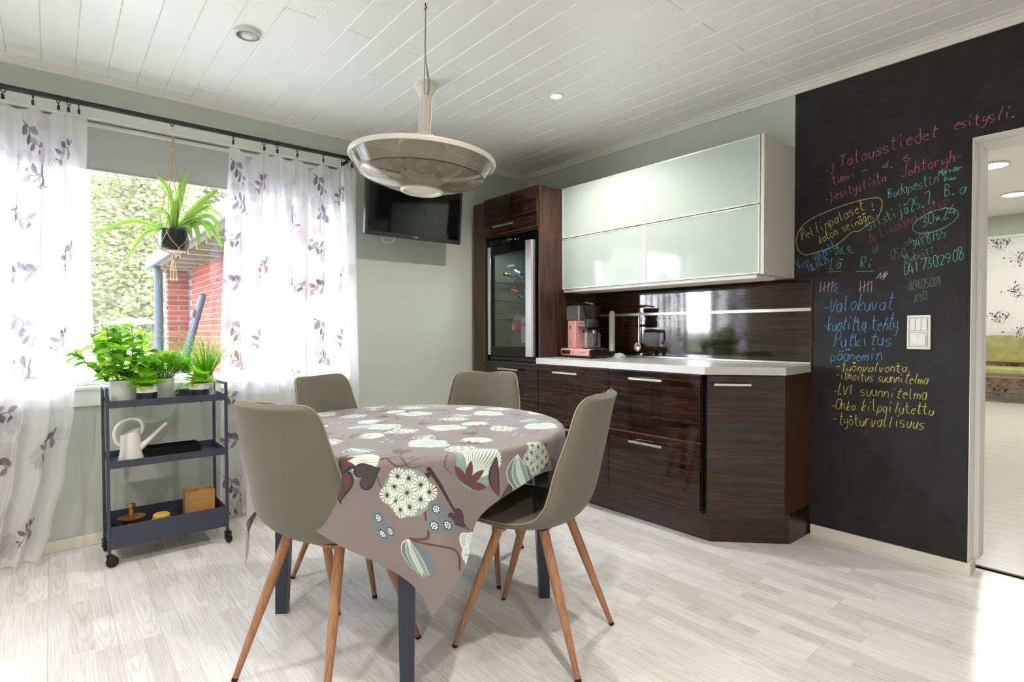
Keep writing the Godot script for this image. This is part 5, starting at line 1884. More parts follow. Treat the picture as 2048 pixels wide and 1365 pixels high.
# ------------------------------------------------------------------ pendant lamp
func build_lamp() -> void:
	var hook := Vector3(1.636, 2.43, 1.965)
	var t := thing("pendant_lamp", "pendant lamp with smoky see-through dish hanging over the table", "lamp", "", Vector3(1.636, 2.052, 1.965))
	t.transform.basis = Basis(Vector3(-0.767, 0, -0.642).normalized(), deg_to_rad(3.0))
	var y0 := -2.052
	var s := S()
	for k in 3:
		var a := TAU * k / 3 + 0.5
		bar(s, Vector3(cos(a) * 0.0135, -0.15, sin(a) * 0.0135), Vector3(cos(a) * 0.0135, 0.0, sin(a) * 0.0135), 0.0135, 18)
	put(s, "stem", M.cream_plastic, t)
	s = S()
	lathe(s, [Vector2(0.0, 1.865 + y0), Vector2(0.09, 1.85 + y0), Vector2(0.1, 1.86 + y0), Vector2(0.03, 1.905 + y0), Vector2(0, 1.905 + y0)], 40)
	put(s, "socket_cover", M.cream_plastic, t)
	# rim, outer band, lower dish
	s = S()
	lathe(s, [Vector2(0.281, 1.788 + y0), Vector2(0.292, 1.785 + y0), Vector2(0.2955, 1.793 + y0), Vector2(0.294, 1.803 + y0), Vector2(0.285, 1.804 + y0), Vector2(0.281, 1.788 + y0)], 72)
	put(s, "rim", M.cream_plastic, t)
	for k in 3:
		var a := TAU * k / 3 + 0.9
		s = S()
		bar(s, Vector3(cos(a) * 0.05, 1.868 + y0, sin(a) * 0.05), Vector3(cos(a) * 0.284, 1.798 + y0, sin(a) * 0.284), 0.0022, 6)
		put(s, "spoke", M.alu, t)
	s = S()
	lathe(s, [Vector2(0.251, 1.731 + y0), Vector2(0.2855, 1.787 + y0), Vector2(0.283, 1.787 + y0), Vector2(0.2485, 1.732 + y0)], 72)
	put(s, "outer_band", M.smoke_acrylic, t)
	s = S()
	lathe(s, [Vector2(0.083, 1.672 + y0), Vector2(0.14, 1.686 + y0), Vector2(0.21, 1.711 + y0), Vector2(0.25, 1.7305 + y0), Vector2(0.2485, 1.7325 + y0), Vector2(0.205, 1.7125 + y0), Vector2(0.14, 1.688 + y0), Vector2(0.083, 1.6745 + y0)], 72)
	put(s, "lower_dish", M.smoke_acrylic, t)
	s = S()
	lathe(s, [Vector2(0.2495, 1.729 + y0), Vector2(0.2515, 1.7305 + y0), Vector2(0.2505, 1.7335 + y0), Vector2(0.2485, 1.732 + y0), Vector2(0.2495, 1.729 + y0)], 72)
	put(s, "joint_ring", M.bezel, t)
	s = S()
	lathe(s, [Vector2(0.079, 1.672 + y0), Vector2(0.083, 1.672 + y0), Vector2(0.087, 1.76 + y0), Vector2(0.095, 1.85 + y0), Vector2(0.092, 1.85 + y0), Vector2(0.084, 1.76 + y0), Vector2(0.079, 1.672 + y0)], 56)
	put(s, "inner_sleeve", M.smoke_acrylic, t)
	s = S()
	lathe(s, [Vector2(0.0, 1.676 + y0), Vector2(0.066, 1.676 + y0), Vector2(0.07, 1.669 + y0), Vector2(0.078, 1.666 + y0), Vector2(0.0845, 1.669 + y0), Vector2(0.086, 1.675 + y0), Vector2(0.08, 1.681 + y0), Vector2(0, 1.681 + y0)], 56)
	put(s, "bottom_cap", M.cream_plastic, t)
	var m := mat("smoke_cord", c8(150, 148, 140), 0.8)
	var up := t.transform.affine_inverse()
	for k in 3:
		s = S()
		var o := Vector3(cos(k * 2.1), 0, sin(k * 2.1)) * 0.006
		tube(s, crom([Vector3(0, -0.01, 0) + o, Vector3(0.004, 0.06, 0) + o * (1.0 + k), up * (hook + Vector3(0.004 * (k - 1), -0.2, 0.003 * k)), up * (hook + Vector3(0.002 * k, -0.012, 0))], 5), 0.0021, 6)
		put(s, "cord", m, t)
	s = S()
	tube(s, crom([up * hook, up * (hook + Vector3(0, -0.012, 0)), up * (hook + Vector3(0.008, -0.02, 0)), up * (hook + Vector3(0.0, -0.028, 0)), up * (hook + Vector3(-0.008, -0.02, 0))], 4), 0.0028, 7)
	put(s, "ceiling_hook", M.bezel, t)

# ------------------------------------------------------------------ on the ceiling
func build_ceiling_fittings() -> void:
	var t := thing("ceiling_rose", "white cup-shaped ceiling outlet behind the pendant lamp's stem", "ceiling outlet", "", Vector3(1.004, 2.43, 1.586))
	var s := S()
	lathe(s, [Vector2(0, -0.098), Vector2(0.03, -0.098), Vector2(0.033, -0.07), Vector2(0.046, -0.045), Vector2(0.056, -0.03), Vector2(0.056, 0.0)], 36)
	put(s, "cup", M.cream_plastic, t)
	s = S()
	lathe(s, [Vector2(0.0565, -0.026), Vector2(0.0585, -0.024), Vector2(0.0585, -0.02), Vector2(0.0565, -0.018)], 36)
	put(s, "ring", M.cream_plastic, t)
	t = thing("smoke_alarm", "round white alarm on the ceiling above the window gap", "smoke alarm", "", Vector3(0.948, 2.43, 2.459))
	s = S()
	lathe(s, [Vector2(0, -0.020), Vector2(0.045, -0.0195), Vector2(0.054, -0.014), Vector2(0.057, 0.0)], 40)
	put(s, "cover", M.white_plastic, t)
	s = S()
	lathe(s, [Vector2(0, -0.0235), Vector2(0.02, -0.0235), Vector2(0.023, -0.0196), Vector2(0, -0.0196)], 28)
	put(s, "button", M.white_plastic, t)
	var i := 0
	for q in [[1.342, 0.94, "bright recessed spotlight in the ceiling before the wall cabinet"], [3.0, 2.45, "recessed ceiling spotlight above the camera"], [1.342, 3.9, "recessed ceiling spotlight near the window, behind the view"], [3.0, 4.2, "recessed ceiling spotlight behind the camera"], [4.5, 3.0, "recessed ceiling spotlight right of the camera"]]:
		t = thing("ceiling_spotlight", q[2], "spotlight", "recessed spotlights in the kitchen ceiling", Vector3(q[0], 2.43, q[1]))
		s = S()
		lathe(s, [Vector2(0.030, 0.0), Vector2(0.031, -0.005), Vector2(0.04, -0.005), Vector2(0.043, -0.002), Vector2(0.043, 0.0)], 32)
		put(s, "bezel", M.white_plastic, t)
		s = S()
		lathe(s, [Vector2(0, -0.0045), Vector2(0.0305, -0.0035), Vector2(0.0305, -0.001), Vector2(0, -0.001)], 28)
		put(s, "lens_light", glow("spot_glow", Color(1, 0.97, 0.92), 12.0), t)
		var l := SpotLight3D.new()
		l.name = "light"
		l.light_color = Color(1, 0.975, 0.94)
		l.light_energy = SPOT_ENERGY
		l.light_size = 0.03
		l.spot_angle = 76.0
		l.spot_angle_attenuation = 0.6
		l.spot_range = 9.0
		l.spot_attenuation = 2.0
		l.shadow_enabled = true
		t.add_child(l)
		l.position = Vector3(0, -0.012, 0)
		l.rotation.x = -PI / 2
		i += 1

# ------------------------------------------------------------------ television
func build_television() -> void:
	var t := thing("television", "black flat television on a wall arm beside the right curtain", "television")
	# x right, y up, z out of the screen
	var b := Basis(Vector3.UP, PI / 2) * Basis(Vector3.RIGHT, deg_to_rad(5.0))
	t.transform = Transform3D(b, Vector3(0.247, 1.957, 1.2))
	var w := 0.372
	var h := 0.219
	var s := S()
	bx(s, Vector3(-w, -h, -0.045), Vector3(w, h, -0.004), 0.008)
	put(s, "housing", M.black_plastic, t)
	s = S()
	bx(s, Vector3(-w, h - 0.017, -0.004), Vector3(w, h, 0.0), 0.002)
	bx(s, Vector3(-w, -h, -0.004), Vector3(w, -h + 0.026, 0.0), 0.002)
	bx(s, Vector3(-w, -h + 0.026, -0.004), Vector3(-w + 0.017, h - 0.017, 0.0), 0.002)
	bx(s, Vector3(w - 0.017, -h + 0.026, -0.004), Vector3(w, h - 0.017, 0.0), 0.002)
	put(s, "bezel", M.bezel, t)
	s = S()
	bx(s, Vector3(-w + 0.017, -h + 0.026, -0.006), Vector3(w - 0.017, h - 0.017, -0.0025))
	put(s, "screen_panel", M.screen, t)
	words("LG", 0.011, Transform3D(Basis(), Vector3(0.006, -h + 0.0135, 0.0002)), M.alu, "front_print", t, 0.0004, true)
	s = S()
	lathe(s, [Vector2(0, 0), Vector2(0.0045, 0), Vector2(0.0045, 0.0006), Vector2(0, 0.0006)], 16, Transform3D(Basis(Vector3.RIGHT, PI / 2), Vector3(-0.016, -h + 0.014, 0.0)))
	put(s, "front_print", M.alu, t)
	s = S()
	bx(s, Vector3(-0.012, -h - 0.005, -0.012), Vector3(0.02, -h + 0.001, -0.001), 0.001)
	put(s, "receiver", M.black_plastic, t)
	s = S()
	lathe(s, [Vector2(0, 0), Vector2(0.003, 0), Vector2(0.003, 0.001), Vector2(0, 0.001)], 10, Transform3D(Basis(Vector3.RIGHT, PI / 2), Vector3(0.0, -h + 0.0045, 0.0)))
	put(s, "standby_light", glow("standby_red", Color(1, 0.05, 0.03), 2.0), t)
	var ar := thing("wall_bracket", "black jointed wall bracket behind the television", "bracket")
	s = S()
	bx(s, Vector3(0.0, 1.86, 1.13), Vector3(0.02, 2.06, 1.27), 0.003)
	put(s, "wall_plate", M.black_plastic, ar)
	s = S()
	bx(s, Vector3(0.02, 1.93, 1.17), Vector3(0.14, 1.99, 1.2), 0.004)
	bx(s, Vector3(0.12, 1.93, 1.19), Vector3(0.18, 1.99, 1.23), 0.004)
	put(s, "arm", M.black_plastic, ar)
	s = S()
	tube(s, crom([Vector3(0.14, 1.80, 1.41), Vector3(0.12, 1.74, 1.40), Vector3(0.10, 1.715, 1.36), Vector3(0.11, 1.735, 1.31), Vector3(0.14, 1.80, 1.29)], 6), 0.0032, 8)
	put(s, "cable", M.white_plastic, ar, "white cable sagging below the television")

# ------------------------------------------------------------------ herb cart
func build_cart() -> void:
	var t := thing("serving_cart", "narrow dark blue-grey metal cart on castors below the window", "cart")
	var x0 := 0.135
	var x1 := 0.417
	var z0 := 2.447
	var z1 := 2.949
	var s := S()
	for q in [[x0, z0, 0.84], [x0, z1, 0.84], [x1, z0, 0.845], [x1, z1, 0.845]]:
		s = S()
		bx(s, Vector3(q[0] - 0.008, 0.066, q[1] - 0.007), Vector3(q[0] + 0.008, 0.842, q[1] + 0.007), 0.002)
		put(s, "post", M.cart_metal, t)
	for z in [z0, z1]:
		s = S()
		bx(s, Vector3(x0 + 0.008, 0.828, z - 0.007), Vector3(x1 - 0.008, 0.842, z + 0.007), 0.002)
		put(s, "push_bar", M.cart_metal, t)
	for q in [[0.748, 0.782], [0.464, 0.499], [0.085, 0.192]]:
		s = S()
		bx(s, Vector3(x0 - 0.004, q[0], z0 + 0.007), Vector3(x1 + 0.004, q[0] + 0.003, z1 - 0.007))
		bx(s, Vector3(x0 - 0.006, q[0], z0 + 0.007), Vector3(x0 - 0.004, q[1], z1 - 0.007))
		bx(s, Vector3(x1 + 0.004, q[0], z0 + 0.007), Vector3(x1 + 0.006, q[1], z1 - 0.007))
		bx(s, Vector3(x0 - 0.004, q[0] + 0.003, z0 + 0.007), Vector3(x1 + 0.004, q[1], z0 + 0.009))
		bx(s, Vector3(x0 - 0.004, q[0] + 0.003, z1 - 0.009), Vector3(x1 + 0.004, q[1], z1 - 0.007))
		var tr := put(s, "tray", M.cart_metal, t)
		for z in [2.56, 2.84]:
			s = S()
			lathe(s, [Vector2(0, -0.005), Vector2(0.004, -0.004), Vector2(0.005, 0), Vector2(0, 0)], 10, Transform3D(Basis(), Vector3(x1 - 0.01, q[0], z)))
			put(s, "screw", M.cart_metal, tr)
	for q in [[x0, z0, 0.2], [x0, z1, 0.0], [x1, z0, 0.25], [x1, z1, 1.9]]:
		var c := Node3D.new()
		c.name = "castor"
		t.add_child(c, true)
		c.position = Vector3(q[0], 0, q[1])
		c.rotation.y = q[2]
		s = S()
		lathe(s, [Vector2(0, -0.009), Vector2(0.02, -0.009), Vector2(0.0255, -0.006), Vector2(0.0265, 0), Vector2(0.0255, 0.006), Vector2(0.02, 0.009), Vector2(0, 0.009)], 28, Transform3D(Basis(Vector3.RIGHT, PI / 2), Vector3(0.012, 0.027, 0)))
		put(s, "wheel", M.rubber, c)
		s = S()
		for k in [-1, 1]: bx(s, Vector3(-0.006, 0.022, k * 0.0125 - 0.001), Vector3(0.018, 0.057, k * 0.0125 + 0.001), 0.0005)
		bx(s, Vector3(-0.012, 0.056, -0.0135), Vector3(0.018, 0.0595, 0.0135), 0.001)
		bar(s, Vector3(0.012, 0.027, -0.015), Vector3(0.012, 0.027, 0.015), 0.004, 10)
		bar(s, Vector3(0, 0.059, 0), Vector3(0, 0.067, 0), 0.005, 10)
		put(s, "fork", M.rod_black, c)
	herbs()
	# middle tray
	var wc := thing("watering_can", "white watering can with looped handle and slanted spout", "watering can", "", Vector3(0.32, 0.4672, 2.852))
	s = S()
	var rings := []
	for lv in [[0.0, 0.052, 0.052, 0.0], [0.004, 0.055, 0.055, 0.0], [0.03, 0.050, 0.050, 0.0], [0.06, 0.043, 0.043, 0.0], [0.09, 0.040, 0.041, 0.0], [0.125, 0.040, 0.042, 0.0], [0.15, 0.038, 0.040, 0.0]]:
		var ring := []
		for k in 28:
			var a := -TAU * k / 28
			var yy: float = lv[0] * (1.0 + (0.1 * -sin(a) if lv[0] > 0.1 else 0.0))
			ring.append(Vector3(cos(a) * lv[1] * 0.8, yy, sin(a) * lv[2]))
		rings.append(ring)
	loft(s, rings, false)
	face(s, rings[0], Vector3.DOWN)
	put(s, "body", M.can_white, wc)
	s = S()
	tube(s, crom([Vector3(0, 0.06, -0.03), Vector3(0, 0.085, -0.06), Vector3(0, 0.115, -0.09), Vector3(0, 0.15, -0.125), Vector3(0, 0.176, -0.152)], 4), [0.02, 0.018, 0.016, 0.0145, 0.0135, 0.0125, 0.0115, 0.011, 0.0105, 0.010, 0.0095, 0.009, 0.0088, 0.0085, 0.0083, 0.008, 0.009], 14)
	put(s, "spout", M.can_white, wc)
	s = S()
	tube(s, crom([Vector3(0, 0.085, 0.036), Vector3(0, 0.10, 0.055), Vector3(0, 0.145, 0.064), Vector3(0, 0.19, 0.045), Vector3(0, 0.214, 0.0), Vector3(0, 0.20, -0.04), Vector3(0, 0.165, -0.05), Vector3(0, 0.135, -0.040)], 5), 0.0085, 12)
	put(s, "handle", M.can_white, wc)
	var bt := thing("plastic_tray", "shallow black plastic tray on the cart's middle shelf", "tray", "", Vector3(0.215, 0.4672, 2.66))
	s = S()
	for k in 1:
		open_box(s, Vector3(0.13, 0.045, 0.24), 0.004, 0.012)
	put(s, "shell", M.black_plastic, bt)
	# bottom tray
	var mo := thing("mortar", "brass mortar dish with an upright pestle in the cart's bottom tray", "mortar", "", Vector3(0.30, 0.0882, 2.85))
	s = S()
	lathe(s, [Vector2(0, 0), Vector2(0.035, 0), Vector2(0.036, 0.01), Vector2(0.022, 0.03), Vector2(0.026, 0.06), Vector2(0.046, 0.09), Vector2(0.058, 0.1), Vector2(0.058, 0.103), Vector2(0.046, 0.096), Vector2(0.02, 0.086), Vector2(0, 0.084)], 40)
	put(s, "dish", M.brass, mo)
	s = S()
	lathe(s, [Vector2(0, 0.086), Vector2(0.012, 0.086), Vector2(0.012, 0.142), Vector2(0.011, 0.146), Vector2(0.017, 0.152), Vector2(0.017, 0.163), Vector2(0.011, 0.170), Vector2(0, 0.171)], 28)
	put(s, "pestle", M.brass, mo)
	var po := thing("fabric_pouch", "blue and white patterned cloth bundled in the cart's bottom tray", "cloth", "", Vector3(0.33, 0.0882, 2.735))
	s = S()
	var nz := FastNoiseLite.new()
	nz.frequency = 1.1
	grid(s, 30, 14, func(u, v):
		var th: float = u * TAU
		var ph: float = v * PI * 0.5
		var r := 1.0 + 0.3 * nz.get_noise_3d(cos(th) * sin(ph) * 3.0, cos(ph) * 3.0, sin(th) * sin(ph) * 3.0)
		return [Vector3(cos(th) * sin(ph) * 0.05 * r, 0.001 + cos(ph) * 0.085 * r, sin(th) * sin(ph) * 0.066 * r), Vector2(u, v)])
	put(s, "bundle", M.pouch_cloth, po)
	var yb := thing("yellow_bowl", "small yellow bowl lying upside down on the patterned cloth", "bowl", "", Vector3(0.345, 0.1685, 2.731))
	s = S()
	lathe(s, [Vector2(0.036, 0.0), Vector2(0.038, 0.002), Vector2(0.037, 0.02), Vector2(0.03, 0.027), Vector2(0, 0.029)], 32)
	put(s, "shell", M.yellow_ceramic, yb)
	var bb := thing("utensil_box", "bamboo utensil holder with divided compartments in the cart's bottom tray", "holder", "", Vector3(0.27, 0.0882, 2.552))
	s = S()
	var bw := 0.068
	var bd := 0.045
	var bh := 0.178
	bx(s, Vector3(-bd, 0, -bw), Vector3(-bd + 0.006, bh, bw), 0.001)
	bx(s, Vector3(bd - 0.006, 0, -bw), Vector3(bd, bh, bw), 0.001)
	bx(s, Vector3(-bd + 0.006, 0, -bw), Vector3(bd - 0.006, bh, -bw + 0.006), 0.001)
	bx(s, Vector3(-bd + 0.006, 0, bw - 0.006), Vector3(bd - 0.006, bh, bw), 0.001)
	bx(s, Vector3(-bd + 0.006, 0.0, -bw + 0.006), Vector3(bd - 0.006, 0.006, bw - 0.006))
	put(s, "box_walls", M.bamboo, bb)
	s = S()
	bx(s, Vector3(-0.003, 0.006, -bw + 0.006), Vector3(0.003, bh - 0.006, bw - 0.006), 0.001)
	bx(s, Vector3(-bd + 0.006, 0.006, -0.003), Vector3(-0.003, bh - 0.006, 0.003), 0.001)
	put(s, "divider", M.bamboo, bb)

func open_box(s: SurfaceTool, size: Vector3, w: float, lip := 0.0) -> void:
	var a := size / 2
	bx(s, Vector3(-a.x, 0, -a.z), Vector3(a.x, w, a.z))
	bx(s, Vector3(-a.x, w, -a.z), Vector3(-a.x + w, size.y, a.z), 0.001)
	bx(s, Vector3(a.x - w, w, -a.z), Vector3(a.x, size.y, a.z), 0.001)
	bx(s, Vector3(-a.x + w, w, -a.z), Vector3(a.x - w, size.y, -a.z + w), 0.001)
	bx(s, Vector3(-a.x + w, w, a.z - w), Vector3(a.x - w, size.y, a.z), 0.001)

# a cupped leaf along +z, l long and w half wide, as a thin blade with a midrib fold
func leaf_mesh(l: float, w: float, cup: float, droop: float, wave := 0.0) -> ArrayMesh:
	var s := S()
	grid(s, 6, 8, func(u: float, v: float):
		var t: float = (u - 0.5) * 2.0
		var ww := w * pow(sin(PI * clampf(v * 0.97 + 0.03, 0, 1)), 0.75) * (1.0 - 0.25 * v)
		return [Vector3(t * ww, cup * ww * t * t - droop * v * v * l + wave * sin(v * 22.0) * absf(t) * w, v * l), Vector2(u, v)])
	s.generate_normals()
	return s.commit()

func round_pot(t: Node3D, r0: float, r1: float, h: float, m: Material, band: Material = null, bh := 0.0) -> void:
	var s := S()
	lathe(s, [Vector2(0, 0), Vector2(r0, 0), Vector2(r0 + 0.002, 0.002), Vector2(r1, h - 0.002), Vector2(r1 - 0.001, h), Vector2(r1 - 0.004, h), Vector2(r1 - 0.006, h * 0.85), Vector2(0, h * 0.85)], 40)
	var p := put(s, "pot", m, t)
	if band:
		s = S()
		lathe(s, [Vector2(r0 + 0.0006, 0.001), Vector2(r0 + 0.003, 0.003), Vector2(lerpf(r0, r1, bh / h) + 0.0012, bh), Vector2(lerpf(r0, r1, bh / h), bh)], 40)
		put(s, "band", band, p)
	s = S()
	lathe(s, [Vector2(0, h * 0.88), Vector2(r1 - 0.006, h * 0.86), Vector2(r1 - 0.006, h * 0.85)], 24)
	put(s, "soil", M.soil, t)

func herbs() -> void:
	var ty := 0.7515
	rng.seed = 321
	# big basil
	var t := thing("basil_plant", "tall bushy basil with broad bright leaves in a pale grey pot", "plant", "herbs on the cart", Vector3(0.29, ty, 2.878))
	round_pot(t, 0.05, 0.057, 0.118, M.pot_grey)
	var leaves := [leaf_mesh(0.066, 0.025, 0.35, 0.25), leaf_mesh(0.054, 0.021, 0.3, 0.35), leaf_mesh(0.04, 0.015, 0.3, 0.2)]
	var st := S()
	var spots := []
	for k in 13:
		var a := k * 2.4
		var lean := 0.02 + 0.014 * k
		var tip := Vector3(cos(a) * lean, 0.385 - 0.010 * k + rng.randf_range(-0.03, 0.03), sin(a) * lean * 1.05 + 0.01)
		var base := Vector3(cos(a) * 0.02, 0.09, sin(a) * 0.02)
		var path := crom([base, base.lerp(tip, 0.5) + Vector3(cos(a), 0, sin(a)) * 0.012, tip], 6)
		tube(st, path, 0.0021, 6)
		for j in range(3, path.size()): spots.append([path[j], a, float(j) / path.size()])
	put(st, "stems", M.stem_green, t)
	for q in spots:
		for k in 2:
			var a: float = q[1] + k * PI + rng.randf_range(-1.3, 1.3)
			var up := lerpf(-0.5, 0.5, rng.randf()) + 0.15
			var o := put(leaves[rng.randi() % 2 if q[2] < 0.9 else 2], "leaf", [M.leaf_mid, M.leaf_mid, M.leaf_deep, M.leaf_lime, M.leaf_lime, M.leaf_dark][rng.randi() % 6], t)
			o.transform = Transform3D(Basis(Vector3.UP, a) * Basis(Vector3.RIGHT, -up) * Basis(Vector3.BACK, rng.randf_range(-0.6, 0.6)) * Basis().scaled(Vector3.ONE * rng.randf_range(0.8, 1.15)), q[0])
	# lettuces in two-tone pots
	for q in [["pale green lettuce in a white and black pot beside the basil", Vector3(0.365, ty, 2.787), 46, 0.041, 0.044, 1.0], ["leafy lettuce in a white and black pot near the cart's right end", Vector3(0.365, ty, 2.556), 40, 0.037, 0.040, 0.95]]:
		t = thing("lettuce_plant", q[0], "plant", "herbs on the cart", q[1])
		round_pot(t, q[3], q[4], 0.088, M.pot_white, M.pot_black, 0.058)
		var lm := [leaf_mesh(0.085, 0.026, 0.5, 0.35, 0.16), leaf_mesh(0.07, 0.023, 0.5, 0.45, 0.2), leaf_mesh(0.095, 0.021, 0.4, 0.2, 0.12)]
		for k in q[2]:
			var a: float = k * 2.4
			var f: float = k / float(q[2])
			var o := put(lm[k % 3], "leaf", [M.leaf_lime, M.leaf_lime, M.leaf_mid][k % 3], t)
			o.transform = Transform3D(Basis(Vector3.UP, a) * Basis(Vector3.RIGHT, -(1.35 - 1.15 * f)) * Basis().scaled(Vector3.ONE * q[5] * rng.randf_range(0.8, 1.12)), Vector3(0, 0.08 + rng.randf_range(0.0, 0.03) * (1 - f), 0))
	# parsley
	t = thing("parsley_plant", "dense curly parsley in a pale grey pot behind the lettuces", "plant", "herbs on the cart", Vector3(0.262, ty, 2.70))
	round_pot(t, 0.040, 0.045, 0.115, M.pot_grey)
	var ps := S()
	var pf := S()
	flat(pf)
	for k in 90:
		var a := rng.randf() * TAU
		var lean := sqrt(rng.randf())
		var tip := Vector3(cos(a) * 0.085 * lean, 0.245 - 0.08 * lean * lean + rng.randf_range(-0.05, 0.02), sin(a) * 0.115 * lean - 0.01)
		var base := Vector3(cos(a) * 0.02, 0.1, sin(a) * 0.02)
		tube(ps, crom([base, base.lerp(tip, 0.55) + Vector3(0, 0.02, 0), tip], 3), 0.0011, 5)
		for j in 26:
			var p := tip + Vector3(rng.randfn(0, 0.014), rng.randfn(0, 0.009), rng.randfn(0, 0.014))
			var e := Basis.from_euler(Vector3(rng.randf_range(-0.9, 0.9), rng.randf() * TAU, rng.randf_range(-0.7, 0.7)))
			var w := rng.randf_range(0.005, 0.0095)
			for m in 3:
				var eb := Basis(e.y, (m - 1) * 0.9) * e
				quad(pf, p, p + eb.z * w * 0.6 - eb.x * w * 0.45, p + eb.z * w * 1.2 + e.y * 0.002, p + eb.z * w * 0.6 + eb.x * w * 0.45)
	put(ps, "stems", M.stem_green, t)
	put(pf, "foliage", M.leaf_mid, t).set_meta("kind", "stuff")
	# chives
	t = thing("chives_plant", "chives with long thin blades in a pale pot at the cart's right end", "plant", "herbs on the cart", Vector3(0.235, ty, 2.502))
	round_pot(t, 0.033, 0.037, 0.115, M.pot_grey)
	var cs := S()
	for k in 130:
		var a := rng.randf() * TAU
		var l := rng.randf_range(0.12, 0.30)
		var out := rng.randf_range(0.02, 0.17) * (1.0 if k < 112 else 1.35)
		var b := Vector3(cos(a) * 0.022 * rng.randf(), 0.1, sin(a) * 0.022 * rng.randf())
		var dropy := rng.randf() * rng.randf() * 0.16
		tube(cs, crom([b, b + Vector3(cos(a) * out * 0.4, l * 0.6, sin(a) * out * 0.5), b + Vector3(cos(a) * out, l - dropy, sin(a) * out * 1.3)], 4), [0.0013, 0.0013, 0.0013, 0.0012, 0.0011, 0.001, 0.0008, 0.0006, 0.0003], 4)
	put(cs, "blades", M.leaf_mid, t).set_meta("kind", "stuff")
	# small seedling in a dark square tray
	t = thing("seedling_tray", "small dark square pot with a thin trailing seedling between the lettuces", "plant", "herbs on the cart", Vector3(0.25, ty, 2.615))
	var s := S()
	open_box(s, Vector3(0.07, 0.05, 0.075), 0.003)
	put(s, "pot", M.cart_metal, t)
	s = S()
	tube(s, crom([Vector3(0.0, 0.02, 0.0), Vector3(0.02, 0.085, 0.012), Vector3(0.035, 0.07, 0.02), Vector3(0.045, 0.02, 0.03)], 5), 0.0014, 5)
	tube(s, crom([Vector3(0.0, 0.02, 0.0), Vector3(0.012, 0.06, -0.01), Vector3(0.036, 0.075, -0.016), Vector3(0.046, 0.05, -0.016)], 5), 0.0014, 5)
	put(s, "stem", M.stem_green, t)
	var sl := leaf_mesh(0.024, 0.008, 0.2, 0.3)
	for p in [Vector3(0.045, 0.022, 0.03), Vector3(0.035, 0.07, 0.02), Vector3(0.046, 0.05, -0.016), Vector3(0.03, 0.074, -0.014), Vector3(0.024, 0.085, 0.012), Vector3(0.042, 0.045, 0.024)]:
		var o := put(sl, "leaf", M.leaf_lime, t)
		o.transform = Transform3D(Basis(Vector3.UP, rng.randf() * TAU) * Basis(Vector3.RIGHT, rng.randf_range(-0.2, 0.6)), p)

